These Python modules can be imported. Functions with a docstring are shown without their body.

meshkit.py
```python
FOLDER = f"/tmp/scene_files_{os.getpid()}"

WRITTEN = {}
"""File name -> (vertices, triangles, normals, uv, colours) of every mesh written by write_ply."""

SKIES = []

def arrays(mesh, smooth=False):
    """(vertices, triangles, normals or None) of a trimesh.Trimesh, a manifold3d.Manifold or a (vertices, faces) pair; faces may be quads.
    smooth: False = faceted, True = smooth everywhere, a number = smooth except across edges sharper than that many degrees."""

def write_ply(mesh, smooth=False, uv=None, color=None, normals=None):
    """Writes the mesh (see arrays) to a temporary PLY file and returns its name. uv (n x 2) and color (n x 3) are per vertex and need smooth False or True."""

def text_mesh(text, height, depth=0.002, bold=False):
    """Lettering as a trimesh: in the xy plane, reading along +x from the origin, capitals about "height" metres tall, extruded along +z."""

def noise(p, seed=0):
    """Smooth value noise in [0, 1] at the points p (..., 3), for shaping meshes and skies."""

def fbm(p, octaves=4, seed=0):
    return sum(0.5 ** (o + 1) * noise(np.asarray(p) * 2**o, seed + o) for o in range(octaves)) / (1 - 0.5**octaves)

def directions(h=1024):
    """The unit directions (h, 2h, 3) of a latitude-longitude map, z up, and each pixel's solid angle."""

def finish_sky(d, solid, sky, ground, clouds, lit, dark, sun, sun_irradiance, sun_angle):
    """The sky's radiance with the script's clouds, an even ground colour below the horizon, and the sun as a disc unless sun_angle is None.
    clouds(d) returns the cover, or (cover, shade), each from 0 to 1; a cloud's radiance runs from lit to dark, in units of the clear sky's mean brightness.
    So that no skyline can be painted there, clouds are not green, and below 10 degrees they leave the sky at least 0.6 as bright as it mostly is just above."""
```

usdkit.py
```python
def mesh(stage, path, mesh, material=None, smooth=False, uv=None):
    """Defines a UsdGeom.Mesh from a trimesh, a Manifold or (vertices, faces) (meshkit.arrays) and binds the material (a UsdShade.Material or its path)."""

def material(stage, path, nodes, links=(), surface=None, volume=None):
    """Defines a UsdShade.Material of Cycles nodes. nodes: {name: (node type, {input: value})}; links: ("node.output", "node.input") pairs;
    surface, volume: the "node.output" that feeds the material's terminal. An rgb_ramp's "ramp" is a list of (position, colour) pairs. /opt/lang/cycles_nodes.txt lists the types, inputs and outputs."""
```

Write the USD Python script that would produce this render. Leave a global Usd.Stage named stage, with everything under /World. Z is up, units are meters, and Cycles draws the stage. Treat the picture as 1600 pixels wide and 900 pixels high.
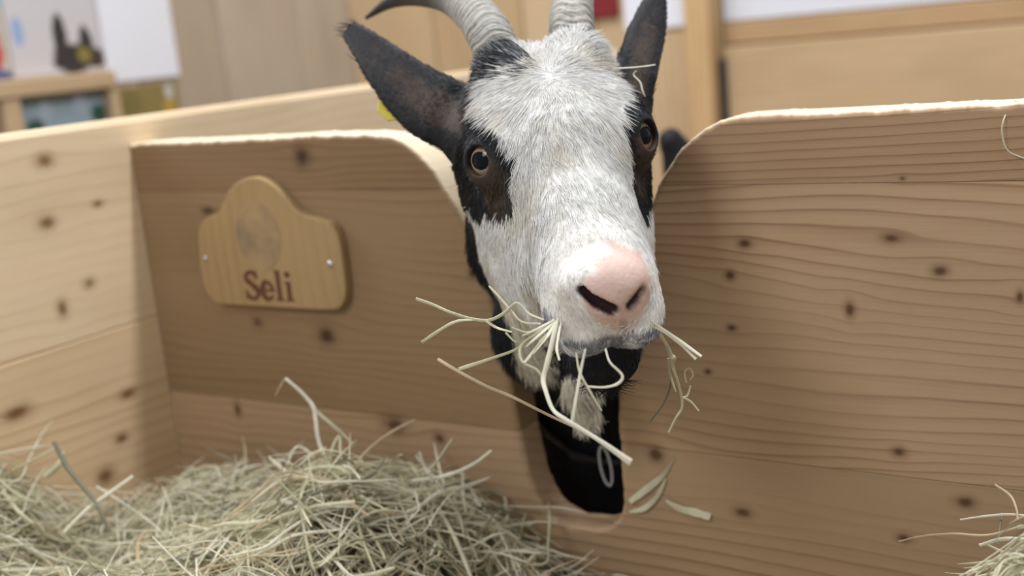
import math, random
import numpy as np, trimesh, manifold3d as m3
from shapely.geometry import Polygon, box as sbox, LineString, Point
from shapely.ops import unary_union
from shapely import affinity
from pxr import Usd, UsdGeom, UsdLux, UsdShade, Gf, Sdf, Vt
import usdkit, meshkit

stage = Usd.Stage.CreateInMemory()
UsdGeom.SetStageUpAxis(stage, 'Z'); UsdGeom.SetStageMetersPerUnit(stage, 1.0)
UsdGeom.Xform.Define(stage, '/World'); UsdGeom.Scope.Define(stage, '/World/Looks')
R0 = np.random.default_rng(11)

# ---------------------------------------------------------------- camera
FPX, PITCH, YAW, ROLL = 1812.8, .21397, .572795, -.0951564
EYE = np.array([.44, -.7485, .80])
_cy, _sy, _cp, _sp = math.cos(YAW), math.sin(YAW), math.cos(PITCH), math.sin(PITCH)
FWD = np.array([-_sy*_cp, _cy*_cp, -_sp]); _r = np.array([_cy, _sy, 0]); _u = np.cross(_r, FWD)
RIGHT = math.cos(ROLL)*_r + math.sin(ROLL)*_u; UPV = -math.sin(ROLL)*_r + math.cos(ROLL)*_u
cam = UsdGeom.Camera.Define(stage, '/World/camera')
_m = np.eye(4); _m[0, :3], _m[1, :3], _m[2, :3], _m[3, :3] = RIGHT, UPV, -FWD, EYE
cam.AddTransformOp().Set(Gf.Matrix4d(*_m.ravel().tolist()))
cam.CreateHorizontalApertureAttr(36.0); cam.CreateFocalLengthAttr(36.0*FPX/1600)
cam.CreateVerticalApertureAttr(36.0*9/16)
cam.CreateFStopAttr(4.6); cam.CreateFocusDistanceAttr(.69)
cam.CreateClippingRangeAttr((.05, 50.0))
cam.CreateExposureAttr(0.0)

# ---------------------------------------------------------------- light: room daylight all round, ceiling tube lamps over the pens, added fill lamps
dome = UsdLux.DomeLight.Define(stage, '/World/room_light')
dome.CreateIntensityAttr(.13); dome.CreateColorAttr(Gf.Vec3f(.97, .99, 1.0))
def tube(name, x, y, z, w, d, power, col=(.98, .985, 1.0), aim=None):
    l = UsdLux.RectLight.Define(stage, '/World/' + name)
    l.CreateWidthAttr(w); l.CreateHeightAttr(d); l.CreateIntensityAttr(power); l.CreateColorAttr(Gf.Vec3f(*col))
    if aim is None: l.AddTranslateOp().Set(Gf.Vec3d(x, y, z)); return
    b = np.array([x, y, z])-np.array(aim); b /= np.linalg.norm(b); a = np.cross([0, 1., 0], b); a /= np.linalg.norm(a); m = np.eye(4)
    m[0, :3], m[1, :3], m[2, :3], m[3, :3] = a, np.cross(b, a), b, (x, y, z); l.AddTransformOp().Set(Gf.Matrix4d(*m.ravel().tolist()))
tube('ceiling_lamp', .55, .26, 2.3, 1.5, .14, 48.0)
tube('ceiling_lamp_001', .95, -.75, 1.9, .8, .3, 4.0)  # unseen fill on the camera side, added to brighten the right board
tube('ceiling_lamp_003', -.2, -1.35, 1.6, .5, .5, 11.0, aim=(0, -.1, .62))  # unseen fill added front left to lift the cheek and board
tube('ceiling_lamp_002', -1.0, .9, 2.5, 1.2, .25, 25.0)
tube('cheek_fill', -1.45, -.22, 1.62, .6, .6, 13.0, aim=(0, -.1, .62))  # unseen fill added on the left to lift the cheek

# ---------------------------------------------------------------- helpers
def lin(r, g, b):
    return tuple((c/255/12.92) if c/255 <= .04045 else ((c/255+.055)/1.055)**2.4 for c in (r, g, b))
def ray(px, py): return (px-800)/FPX*RIGHT - (py-450)/FPX*UPV + FWD
_used = {}
def path(name, parent=None):
    base = (str(parent.GetPath()) if parent else '/World') + '/' + name
    k = _used.get(base, 0); _used[base] = k+1
    return base if k == 0 else f'{base}_{k:03d}'
def tag(o, label=None, cat=None, group=None, kind=None):
    p = o.GetPrim() if hasattr(o, 'GetPrim') else o
    for k, v in (('label', label), ('category', cat), ('group', group), ('kind', kind)):
        if v: p.SetCustomDataByKey(k, v)
    return p
def thing(name, label, cat, loc=(0, 0, 0), group=None, kind=None):
    x = UsdGeom.Xform.Define(stage, path(name)); x.AddTranslateOp().Set(Gf.Vec3d(*loc))
    return tag(x, label, cat, group, kind)
def where(parent):
    m = UsdGeom.XformCache().GetLocalToWorldTransform(parent); return np.array(m)[3, :3]
def obj(name, mesh, mat, parent=None, smooth=False):
    """one Mesh prim; vertices are given in world coordinates"""
    if hasattr(mesh, 'to_mesh'):
        q = mesh.to_mesh(); mesh = trimesh.Trimesh(np.array(q.vert_properties[:, :3]), np.array(q.tri_verts), process=False)
    if isinstance(mesh, (list, tuple)) and isinstance(mesh[0], trimesh.Trimesh): mesh = trimesh.util.concatenate(mesh)
    if parent is not None:
        o = where(parent)
        if isinstance(mesh, trimesh.Trimesh): mesh = mesh.copy(); mesh.apply_translation(-o)
        else: mesh = (np.asarray(mesh[0])-o, mesh[1])
    return usdkit.mesh(stage, path(name, parent), mesh, mat, smooth).GetPrim()
def curves(name, strands, widths, mat, parent=None):
    """strands: list of (n,3); widths: list of (n,)"""
    o = where(parent) if parent is not None else np.zeros(3)
    c = UsdGeom.BasisCurves.Define(stage, path(name, parent))
    c.CreateTypeAttr('linear'); c.CreateWrapAttr('nonperiodic')
    c.CreateCurveVertexCountsAttr(Vt.IntArray.FromNumpy(np.array([len(s) for s in strands], np.int32)))
    c.CreatePointsAttr(Vt.Vec3fArray.FromNumpy((np.vstack(strands)-o).astype(np.float32)))
    c.CreateWidthsAttr(Vt.FloatArray.FromNumpy(np.concatenate(widths).astype(np.float32))); c.SetWidthsInterpolation('vertex')
    UsdShade.MaterialBindingAPI.Apply(c.GetPrim()).Bind(mat)
    return c.GetPrim()
def bx(lo, hi, r=0.0):
    lo, hi = np.array(lo, float), np.array(hi, float)
    if r <= 0: m = trimesh.creation.box(hi-lo); m.apply_translation((lo+hi)/2); return m
    pts = [(np.where(np.array(c), hi-r, lo+r)) for c in np.ndindex(2, 2, 2)]
    s = trimesh.creation.icosphere(1, r).vertices
    return trimesh.convex.convex_hull(np.vstack([p+s for p in pts]))
def chbox(lo, hi, c):
    """box with chamfered edges"""
    lo, hi = np.array(lo, float), np.array(hi, float); v = []
    for k in np.ndindex(2, 2, 2):
        p = np.where(np.array(k), hi, lo); s = np.where(np.array(k), -c, c)
        for a in range(3):
            q = p + s; q[a] = p[a]; v.append(q)
    return trimesh.convex.convex_hull(np.array(v))

def simple(name, col, rough=.6, spec=.3, bump=None, var=None, **kw):
    n = {'p': ('principled_bsdf', dict(base_color=col, roughness=rough, specular_ior_level=spec, **kw))}; l = []
    if bump or var: n['g'] = ('geometry', {})
    if var:   # (scale, second colour)
        n['n'] = ('noise_texture', {'scale': var[0], 'detail': 4}); n['r'] = ('rgb_ramp', {'ramp': [(.35, col), (.65, var[1])]})
        l += [('g.position', 'n.vector'), ('n.fac', 'r.fac'), ('r.color', 'p.base_color')]
    if bump:
        n['bn'] = ('noise_texture', {'scale': bump[0], 'detail': 3}); n['b'] = ('bump', {'strength': bump[1], 'distance': bump[2]})
        l += [('g.position', 'bn.vector'), ('bn.fac', 'b.height'), ('b.normal', 'p.normal')]
    return usdkit.material(stage, path(name, stage.GetPrimAtPath('/World/Looks')), n, l, 'p.BSDF')

def wood(name, base, late, u='x', v='z', d='y', seed=0., freq=110., amp=.035, su=1.4, sv=5., knots=(), rough=.55, contrast=1., dk=.35, spec=.3, edge=None, wob=.006):
    """pine: growth-ring lines along u, knots with swirled grain"""
    n = {'geo': ('geometry', {}), 's': ('separate_xyz', {})}; l = [('geo.position', 's.vector')]
    cnt = [0]
    def M(op, a, b=None, c=None, clamp=False):
        k = f'm{cnt[0]}'; cnt[0] += 1; inp = {'math_type': op}
        if clamp: inp['use_clamp'] = True
        for nm, x in (('value1', a), ('value2', b), ('value3', c)):
            if x is None: continue
            if isinstance(x, str): l.append((x, f'{k}.{nm}'))
            else: inp[nm] = float(x)
        n[k] = ('math', inp); return f'{k}.value'
    def N(key, vec, scale=1., detail=2., rough_=.5):
        k = f'c{key}'; inp = {}
        for nm, x in zip('xyz', vec):
            if isinstance(x, str): l.append((x, f'{k}.{nm}'))
            else: inp[nm] = float(x)
        n[k] = ('combine_xyz', inp); n[key] = ('noise_texture', {'scale': scale, 'detail': detail, 'roughness': rough_})
        l.append((f'{k}.vector', f'{key}.vector')); return f'{key}.fac'
    U, V, Dp = f's.{u}', f's.{v}', f's.{d}'
    ve = M('multiply_add', Dp, dk, V); kd = None
    for (ku, kv, ru, rv) in knots:
        a = M('divide', M('subtract', U, ku), ru); dv = M('subtract', V, kv); b = M('divide', dv, rv)
        q = M('add', M('multiply', a, a), M('multiply', b, b))
        f = M('exponent', M('multiply', M('add', M('multiply', M('multiply', a, a), .06), M('multiply', M('multiply', b, b), .16)), -1.))
        ve = M('subtract', ve, M('multiply', M('multiply', dv, f), .55))
        if (int(ku*1e4)+int(kv*1e4)) % 2: q = M('add', q, .22)
        kd = q if kd is None else M('minimum', kd, q)
    Us, Vs = M('multiply', U, su), M('multiply', V, sv)
    w = N('w', (Us, Vs, seed), 1., 1.5)
    w2 = N('w2', (M('multiply', U, 9.), M('multiply', V, 22.), seed+7), 1., 2.)
    w3 = N('w3', (M('multiply', U, 1.1), M('multiply', V, 26.), seed+11), 1., 1.)
    ve = M('add', ve, M('multiply', M('subtract', w3, .5), wob))
    g = M('multiply', M('add', ve, M('add', M('multiply', M('subtract', w, .5), amp), M('multiply', M('subtract', w2, .5), .004))), freq)
    fr = M('fraction', g)
    n['ring'] = ('rgb_ramp', {'ramp': [(0, (.12,)*3), (.12, (.0,)*3), (.5, (.12,)*3), (.78, (.42,)*3), (.9, (1,)*3), (.95, (.8,)*3), (1, (.12,)*3)]}); l.append((fr, 'ring.fac'))
    wc = N('wc', (M('multiply', U, 2.2), M('multiply', V, 14.), seed+3), 1., 2.)
    cfac = M('multiply', M('multiply_add', wc, 2.2, -.55, clamp=True), contrast)
    n['bw'] = ('rgb_to_bw', {}); l.append(('ring.color', 'bw.color'))
    lf = M('multiply', 'bw.val', cfac, clamp=True)
    fib = N('fib', (M('multiply', U, 16.), M('multiply', V, 520.), M('multiply', Dp, 300.)), 1., 2., .6)
    lf2 = M('add', lf, M('multiply', M('subtract', fib, .5), .30), clamp=True)
    n['mx'] = ('mix_color', {'a': base, 'b': late, 'use_clamp': True}); l.append((lf2, 'mx.fac'))
    blot = N('blot', (M('multiply', U, 3.), M('multiply', V, 9.), seed+5), 1., 3.)
    n['tint'] = ('rgb_ramp', {'ramp': [(.3, (.86, .84, .80)), (.55, (1, 1, 1)), (.75, (1.0, .93, .88))]}); l.append((blot, 'tint.fac'))
    n['mt'] = ('mix_color', {'blend_type': 'multiply', 'fac': .8}); l += [('mx.result', 'mt.a'), ('tint.color', 'mt.b')]
    out = 'mt.result'
    if kd is not None:
        kdn = M('add', M('sqrt', kd), M('multiply', M('subtract', N('kn', (M('multiply', U, 90.), M('multiply', V, 90.), seed), 1., 2.), .5), .5))
        n['kr'] = ('rgb_ramp', {'ramp': [(0, (1.,)*3), (.22, (.9,)*3), (.36, (.6,)*3), (.5, (.36,)*3), (.7, (.15,)*3), (1, (0,)*3)]})
        l.append((M('multiply', kdn, .5), 'kr.fac')); n['kb'] = ('rgb_to_bw', {}); l.append(('kr.color', 'kb.color'))
        n['mk'] = ('mix_color', {'b': tuple(.46*x for x in (late[0], late[1]*.9, late[2]*.82))}); l += [('kb.val', 'mk.fac'), (out, 'mk.a')]; out = 'mk.result'
    if edge is not None:   # sawn, worn edges: paler fibres wherever the surface turns away from the board's faces
        n['sn'] = ('separate_xyz', {}); l.append(('geo.normal', 'sn.vector')); en = N('en', (M('multiply', U, 160.), M('multiply', V, 160.), M('multiply', Dp, 160.)), 1., 2.)
        ef = M('add', M('absolute', f'sn.{d}'), M('multiply', M('subtract', en, .5), .5))
        n['er'] = ('rgb_ramp', {'ramp': [(.45, (1,)*3), (.85, (0,)*3)]}); n['eb'] = ('rgb_to_bw', {}); n['me'] = ('mix_color', {'b': edge}); l += [(ef, 'er.fac'), ('er.color', 'eb.color'), (M('multiply', 'eb.val', M('multiply_add', V, 11., -6.9, clamp=True)), 'me.fac'), (out, 'me.a')]; out = 'me.result'
    n['p'] = ('principled_bsdf', {'roughness': rough, 'specular_ior_level': spec}); l.append((out, 'p.base_color'))
    n['b'] = ('bump', {'strength': .25, 'distance': .0012, 'invert': True}); l += [(lf2, 'b.height'), ('b.normal', 'p.normal')]
    return usdkit.material(stage, path(name, stage.GetPrimAtPath('/World/Looks')), n, l, 'p.BSDF')

# ================================================================ structure: floor, walls
M_floor = simple('concrete', lin(120, 112, 100), .8, .2, bump=(60, .3, .004), var=(6, lin(96, 90, 80)))
tag(obj('floor', bx((-2.2, -1.4, -.06), (2.2, 2.5, 0)), M_floor), kind='structure')

# left wall of the barn: tall boards
M_wl = [wood('left_wall_wood', lin(*c), lin(158, 136, 112), u='z', v='y', d='x', seed=20+i, freq=60, amp=.05, su=1., sv=3., contrast=.7, dk=.5)
        for i, c in enumerate(((196, 184, 167), (183, 169, 150), (201, 189, 173)))]
M_core = simple('dark_gap', lin(70, 55, 42), .8, .1)
wl = obj('wall_left', bx((-1.78, -.6, 0), (-1.728, 1.90, 2.4)), M_core); tag(wl, kind='structure')
ys = [-.6, -.25, .1, .45, .80, 1.10, 1.375, 1.66, 1.90]
for i in range(len(ys)-1):
    obj('plank', chbox((-1.728, ys[i]+.002, .01), (-1.71, ys[i+1]-.002, 2.39), .003), M_wl[(i*2) % 3], wl)
# back wall
M_wb = [wood('back_wall_wood', lin(*c), lin(165, 122, 78), u='z', v='x', d='y', seed=40+i, freq=55, amp=.05, su=1., sv=3., contrast=.6, dk=.5)
        for i, c in enumerate(((208, 182, 145), (202, 175, 136), (213, 189, 154)))]
wb = obj('wall_back', bx((-1.73, 1.888, 0), (1.6, 1.94, 2.4)), M_core); tag(wb, kind='structure')
xs = [-1.71, -1.42, -1.14, -.93, -.685, -.60]
for i in range(len(xs)-1):
    obj('plank', chbox((xs[i]+.002, 1.87, .01), (xs[i+1]-.002, 1.888, 2.39), .003), M_wb[i % 3], wb)
# low horizontal boards of the pen rear on the right, recessed upper one and ledge
M_wh = [wood('pen_rear_wood', lin(*c), lin(165, 120, 76), seed=60+i, freq=60, amp=.05, contrast=.55, dk=.5) for i, c in enumerate(((204, 175, 138), (190, 158, 120)))]
obj('plank', chbox((-.598, 1.858, .04), (1.6, 1.888, .38), .003), M_wh[0], wb)
obj('plank', chbox((-.598, 1.858, .384), (1.6, 1.888, .727), .004), M_wh[0], wb)
obj('plank', chbox((-.598, 1.872, .731), (1.6, 1.888, .78), .003), M_wh[1], wb)
M_white = simple('white_paint', lin(226, 228, 236), .7, .2)
obj('panel', chbox((-.598, 1.878, .783), (1.6, 1.888, 1.5), .002), M_white, wb)
post = obj('post', chbox((-.665, 1.80, 0), (-.605, 1.858, 2.39), .004), wood('post_wood', lin(214, 178, 132), lin(170, 125, 80), u='z', v='x', seed=70, freq=70, amp=.04, contrast=.6))
tag(post, 'pale square wooden post against the back wall, right of the goat', 'post')
tag(obj('gap_strip', chbox((-.603, 1.845, .50), (-.588, 1.8575, .70), .002), simple('gap_strip_grey', lin(70, 72, 78), .5, .5, metallic=.6)), 'dark grey strap beside the pale post behind the boards', 'strip')  # strip added to stand in for the dark gap beside the post
M_paper = simple('paper', lin(236, 239, 250), .7, .2)
tag(obj('paper_notice', bx((-.845, 1.862, .783), (-.672, 1.8695, 1.02)), M_paper), 'blurred white notice on the back wall, left of the post', 'paper')
tag(obj('red_sign', chbox((-.975, 1.855, .82), (-.86, 1.8695, 1.0), .003), simple('dark_red', lin(130, 40, 45), .6)), 'dark red board on the back wall between horn and ear', 'sign')

# ================================================================ notice board with prints on the left wall
M_rail = wood('rail_wood', lin(196, 172, 140), lin(150, 118, 84), u='y', v='z', d='x', seed=80, freq=70, contrast=.6)
nb = thing('notice_frame', 'pale wooden display frame with rail and uprights on the left wall', 'frame', (-1.71, .85, .3))
obj('rail', chbox((-1.708, .50, .768), (-1.668, 1.003, .806), .004), M_rail, nb)
obj('upright', chbox((-1.708, .715, .3), (-1.672, .757, .7675), .004), M_rail, nb)
obj('upright', chbox((-1.708, .983, .3), (-1.672, 1.008, .7675), .004), M_rail, nb)
def blobs(name, bg, spots):
    """flat print: soft blobs of colour at (y, z, ry, rz, colour)"""
    n = {'g': ('geometry', {}), 's': ('separate_xyz', {}), 'ns': ('noise_texture', {'scale': 60., 'detail': 3.}), 'p': ('principled_bsdf', {'roughness': .4})}
    l = [('g.position', 's.vector'), ('g.position', 'ns.vector')]; out = None
    for i, (y, z, ry, rz, c) in enumerate(spots):
        for k, v in ((f'a{i}', ('math', {'math_type': 'subtract', 'value2': y})), (f'b{i}', ('math', {'math_type': 'subtract', 'value2': z})),
                     (f'a2{i}', ('math', {'math_type': 'divide', 'value2': ry})), (f'b2{i}', ('math', {'math_type': 'divide', 'value2': rz})),
                     (f'a3{i}', ('math', {'math_type': 'power', 'value2': 2})), (f'b3{i}', ('math', {'math_type': 'power', 'value2': 2})),
                     (f'q{i}', ('math', {'math_type': 'add'})), (f'q2{i}', ('math', {'math_type': 'add'})), (f'r{i}', ('rgb_ramp', {'ramp': [(0, (1,)*3), (.45, (1,)*3), (.62, (0,)*3), (1, (0,)*3)]})),
                     (f'w{i}', ('rgb_to_bw', {})), (f'x{i}', ('mix_color', {'b': c, **({} if out else {'a': bg})}))): n[k] = v
        l += [('s.y', f'a{i}.value1'), ('s.z', f'b{i}.value1'), (f'a{i}.value', f'a2{i}.value1'), (f'b{i}.value', f'b2{i}.value1'), (f'a2{i}.value', f'a3{i}.value1'),
              (f'b2{i}.value', f'b3{i}.value1'), (f'a3{i}.value', f'q{i}.value1'), (f'b3{i}.value', f'q{i}.value2'), (f'q{i}.value', f'q2{i}.value1'), ('ns.fac', f'q2{i}.value2'),
              (f'q2{i}.value', f'h{i}.value1'), (f'h{i}.value', f'r{i}.fac'), (f'r{i}.color', f'w{i}.color'), (f'w{i}.val', f'x{i}.fac')]
        n[f'h{i}'] = ('math', {'math_type': 'multiply', 'value2': .38})
        if out: l.append((out, f'x{i}.a'))
        out = f'x{i}.result'
    l.append((out, 'p.base_color'))
    return usdkit.material(stage, path(name, stage.GetPrimAtPath('/World/Looks')), n, l, 'p.BSDF')
dk = lin(52, 50, 50)
M_ph = blobs('animal_print', lin(205, 203, 208), [(.925, .838, .055, .034, dk), (.90, .885, .018, .052, dk), (.965, .868, .018, .040, dk), (.985, .835, .03, .022, lin(66, 56, 50)), (.955, .845, .018, .018, lin(136, 126, 60)), (.80, .90, .014, .03, lin(150, 175, 215))])
tag(obj('photo_print', bx((-1.7085, .775, .808), (-1.704, 1.004, 1.08)), M_ph), 'pale photo print with dark animal silhouettes above the rail', 'print')
tag(obj('child_print', bx((-1.7085, .56, .808), (-1.704, .772, 1.08)), blobs('child_print_ink', lin(200, 190, 178), [(.735, .865, .025, .045, lin(190, 70, 66)), (.74, .90, .014, .018, lin(60, 50, 48)), (.755, .965, .04, .02, lin(140, 180, 205)), (.74, .816, .035, .014, lin(95, 100, 140))])), 'colourful print with red patch at far left of the frame', 'print')
tag(obj('paper_sheet', bx((-1.7085, 1.009, .779), (-1.703, 1.216, 1.076)), M_paper), 'large blank white sheet hanging on the left wall', 'paper')
tg = lin(40, 84, 74)
tag(obj('teal_print', bx((-1.7085, .760, .44), (-1.70, .981, .762)), blobs('teal_ink', lin(150, 172, 186), [(.80, .700, .024, .022, tg), (.965, .715, .022, .022, tg), (.87, .755, .14, .010, lin(112, 130, 132)), (.76, .73, .01, .06, lin(90, 110, 118)), (.83, .735, .02, .02, lin(170, 188, 205)), (.92, .74, .02, .02, lin(168, 186, 204))])), 'light blue print with dark green corners below the rail', 'print')
tag(obj('olive_print', bx((-1.7085, 1.012, .47), (-1.703, 1.20, .764)), blobs('olive_ink', lin(140, 124, 76), [(1.175, .745, .014, .02, lin(196, 196, 190)), (1.17, .712, .02, .016, lin(186, 152, 62)), (1.06, .73, .03, .03, lin(126, 114, 64))])), 'olive coloured print under the blank white sheet', 'print')

# ================================================================ keyhole front board
def smooth_line(pts, n=12):
    """Catmull-Rom through pts"""
    p = np.array(pts, float); p = np.vstack([2*p[0]-p[1], p, 2*p[-1]-p[-2]]); out = []
    for i in range(1, len(p)-2):
        for t in np.linspace(0, 1, n, endpoint=False):
            a, b, c, d = p[i-1], p[i], p[i+1], p[i+2]
            out.append(.5*((2*b)+(c-a)*t+(2*a-5*b+4*c-d)*t*t+(3*b-a-3*c+d)*t**3))
    out.append(p[-2]); return np.array(out)
ZT = .733
slot = smooth_line([(-.215, ZT), (-.172, ZT-.001), (-.145, .7285), (-.122, .716), (-.105, .698), (-.091, .676), (-.080, .655), (-.070, .625), (-.0615, .59), (-.055, .55), (-.050, .50), (-.045, .46), (-.040, .438),
                    (-.030, .4195), (-.012, .411), (.0, .410), (.016, .4115), (.030, .418), (.039, .434), (.0405, .47), (.041, .51), (.045, .55), (.056, .59), (.066, .625), (.076, .658), (.087, .685), (.100, .704), (.118, .7205), (.136, .7295), (.155, ZT), (.20, ZT)], 10)
outline = np.vstack([[(-.459, ZT), (-.30, ZT)], slot, [(.45, ZT), (.80, ZT), (.80, .30), (-.459, .30)]])
def resample(p, step):
    p = np.vstack([p, p[:1]]); s = np.r_[0, np.cumsum(np.linalg.norm(np.diff(p, axis=0), axis=1))]
    t = np.linspace(0, s[-1], int(s[-1]/step), endpoint=False); return np.stack([np.interp(t, s, p[:, 0]), np.interp(t, s, p[:, 1])], 1)
ring = resample(outline, .0022)
def ring_normals(p):
    t = np.roll(p, -1, 0)-np.roll(p, 1, 0); t /= np.linalg.norm(t, axis=1, keepdims=True); return np.stack([t[:, 1], -t[:, 0]], 1)
nr = ring_normals(ring)          # outline runs clockwise: inward normal
sgn = 1 if Polygon(ring).contains(Point(ring[5]+nr[5]*.01)) else -1
nr *= sgn
TB = .034
layers = []; rr = .0048
for a in np.linspace(0, 90, 6): layers.append((rr*(1-math.sin(math.radians(a))), rr*(1-math.cos(math.radians(a)))))
layers = [(i, y) for i, y in layers]
full = layers + [(0, TB*.5)] + [(i, TB-y) for i, y in layers[::-1]]
P3 = np.c_[ring[:, 0], np.zeros(len(ring)), ring[:, 1]]
wobble = (meshkit.fbm(P3*70, 3, 5)-.5)*.0030 + (meshkit.fbm(P3*400, 2, 9)-.5)*.0012
free = ((ring[:, 1] > .405) & (ring[:, 0] > -.4585) & (ring[:, 0] < .79))
V = []
for k, (ins, y) in enumerate(full):
    w = wobble*(1.0 if ins > 0 else .25) * (np.array(free, float))
    q = ring + nr*((ins*np.array(free, float)) + np.clip(w, -.002, .002)+.0004)[:, None]
    V.append(np.c_[q[:, 0], np.full(len(q), y), q[:, 1]])
nn = len(ring); F = []
for k in range(len(full)-1):
    a = np.arange(nn)+k*nn; b = np.roll(np.arange(nn), -1)+k*nn
    F += [np.c_[a, b, b+nn], np.c_[a, b+nn, a+nn]]
def cap(Vk):
    q = Vk[:, [0, 2]]; ccw = Polygon(q).exterior.is_ccw
    idx = np.arange(nn) if ccw else np.arange(nn)[::-1]
    return idx[np.array(m3.triangulate([q[idx]]))]
F += [cap(V[0]), cap(V[-1])[:, ::-1]+(len(full)-1)*nn]
bm = trimesh.Trimesh(np.vstack(V), np.vstack(F), process=False); trimesh.repair.fix_normals(bm)
if bm.volume < 0: bm.invert()
BOARD = m3.Manifold(m3.Mesh(np.asarray(bm.vertices, np.float32), np.asarray(bm.faces, np.uint32)))
assert not BOARD.is_empty(), BOARD.status()
def mbox(lo, hi): return m3.Manifold.cube(list(np.array(hi, float)-np.array(lo, float))).translate(list(map(float, lo)))
fb = thing('keyhole_board', 'knotty pine feeding board with keyhole slot that the goat puts its head through', 'board', (0, .017, .30))
KR = [(.151, .645, .006, .004), (.25, .650, .007, .004), (.28, .629, .0062, .0045), (.139, .622, .0045, .004), (.222, .601, .0042, .0068), (.138, .584, .0045, .003), (.072, .481, .008, .0075), (.139, .444, .008, .005),
      (.252, .504, .0055, .0045), (.327, .614, .003, .005), (.294, .474, .007, .005), (.254, .442, .006, .004), (.258, .6885, .0025, .002), (.118, .55, .0035, .0025)]
KR = [(a, b, c*.86, d*.86) for a, b, c, d in KR]
KL = [(-.243, .715, .0085, .0085), (-.367, .668, .008, .0035), (-.324, .564, .006, .005), (-.242, .556, .010, .0085), (-.079, .617, .004, .004), (-.367, .475, .0045, .007), (-.177, .479, .012, .008), (-.13, .472, .006, .005)]
strips = [(.6862, .80, 0), (.487, .6858, 1), (.25, .4866, 3)]
cols = [((192, 160, 130), (136, 98, 70)), ((204, 174, 144), (142, 104, 76)), ((196, 165, 133), (138, 99, 70)), ((204, 174, 143), (146, 108, 78))]
def kf(ks, lo, hi): return [k for k in ks if lo-.012 < k[1] < hi+.012]
for lo, hi, i in strips:
    for side, xr in (('l', (-.47, 0.0)), ('r', (0.0, .9))):
        if i == 3 and side == 'r': continue
        x0, x1 = (-.47, .9) if i == 3 else xr
        pc = BOARD ^ mbox((x0, -.01, lo), (x1, .06, hi))
        ks = kf(KL+KR if i == 3 else (KL if side == 'l' else KR), lo, hi)
        b, lt = cols[i]
        f = .87 if i == 3 else .73 if side == 'l' else .93  # left planks browner, and darkened to carry the shade on that half
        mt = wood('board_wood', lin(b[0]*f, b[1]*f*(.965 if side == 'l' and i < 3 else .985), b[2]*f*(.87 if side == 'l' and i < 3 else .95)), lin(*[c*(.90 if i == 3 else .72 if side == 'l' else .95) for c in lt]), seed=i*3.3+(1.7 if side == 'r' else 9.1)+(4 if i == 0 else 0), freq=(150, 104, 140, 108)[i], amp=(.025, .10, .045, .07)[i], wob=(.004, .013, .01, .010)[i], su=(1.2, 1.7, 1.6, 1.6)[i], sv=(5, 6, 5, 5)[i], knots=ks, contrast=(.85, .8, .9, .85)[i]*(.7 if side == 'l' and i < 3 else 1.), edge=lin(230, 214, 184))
        obj('plank', pc, mt, fb, smooth=35)

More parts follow.
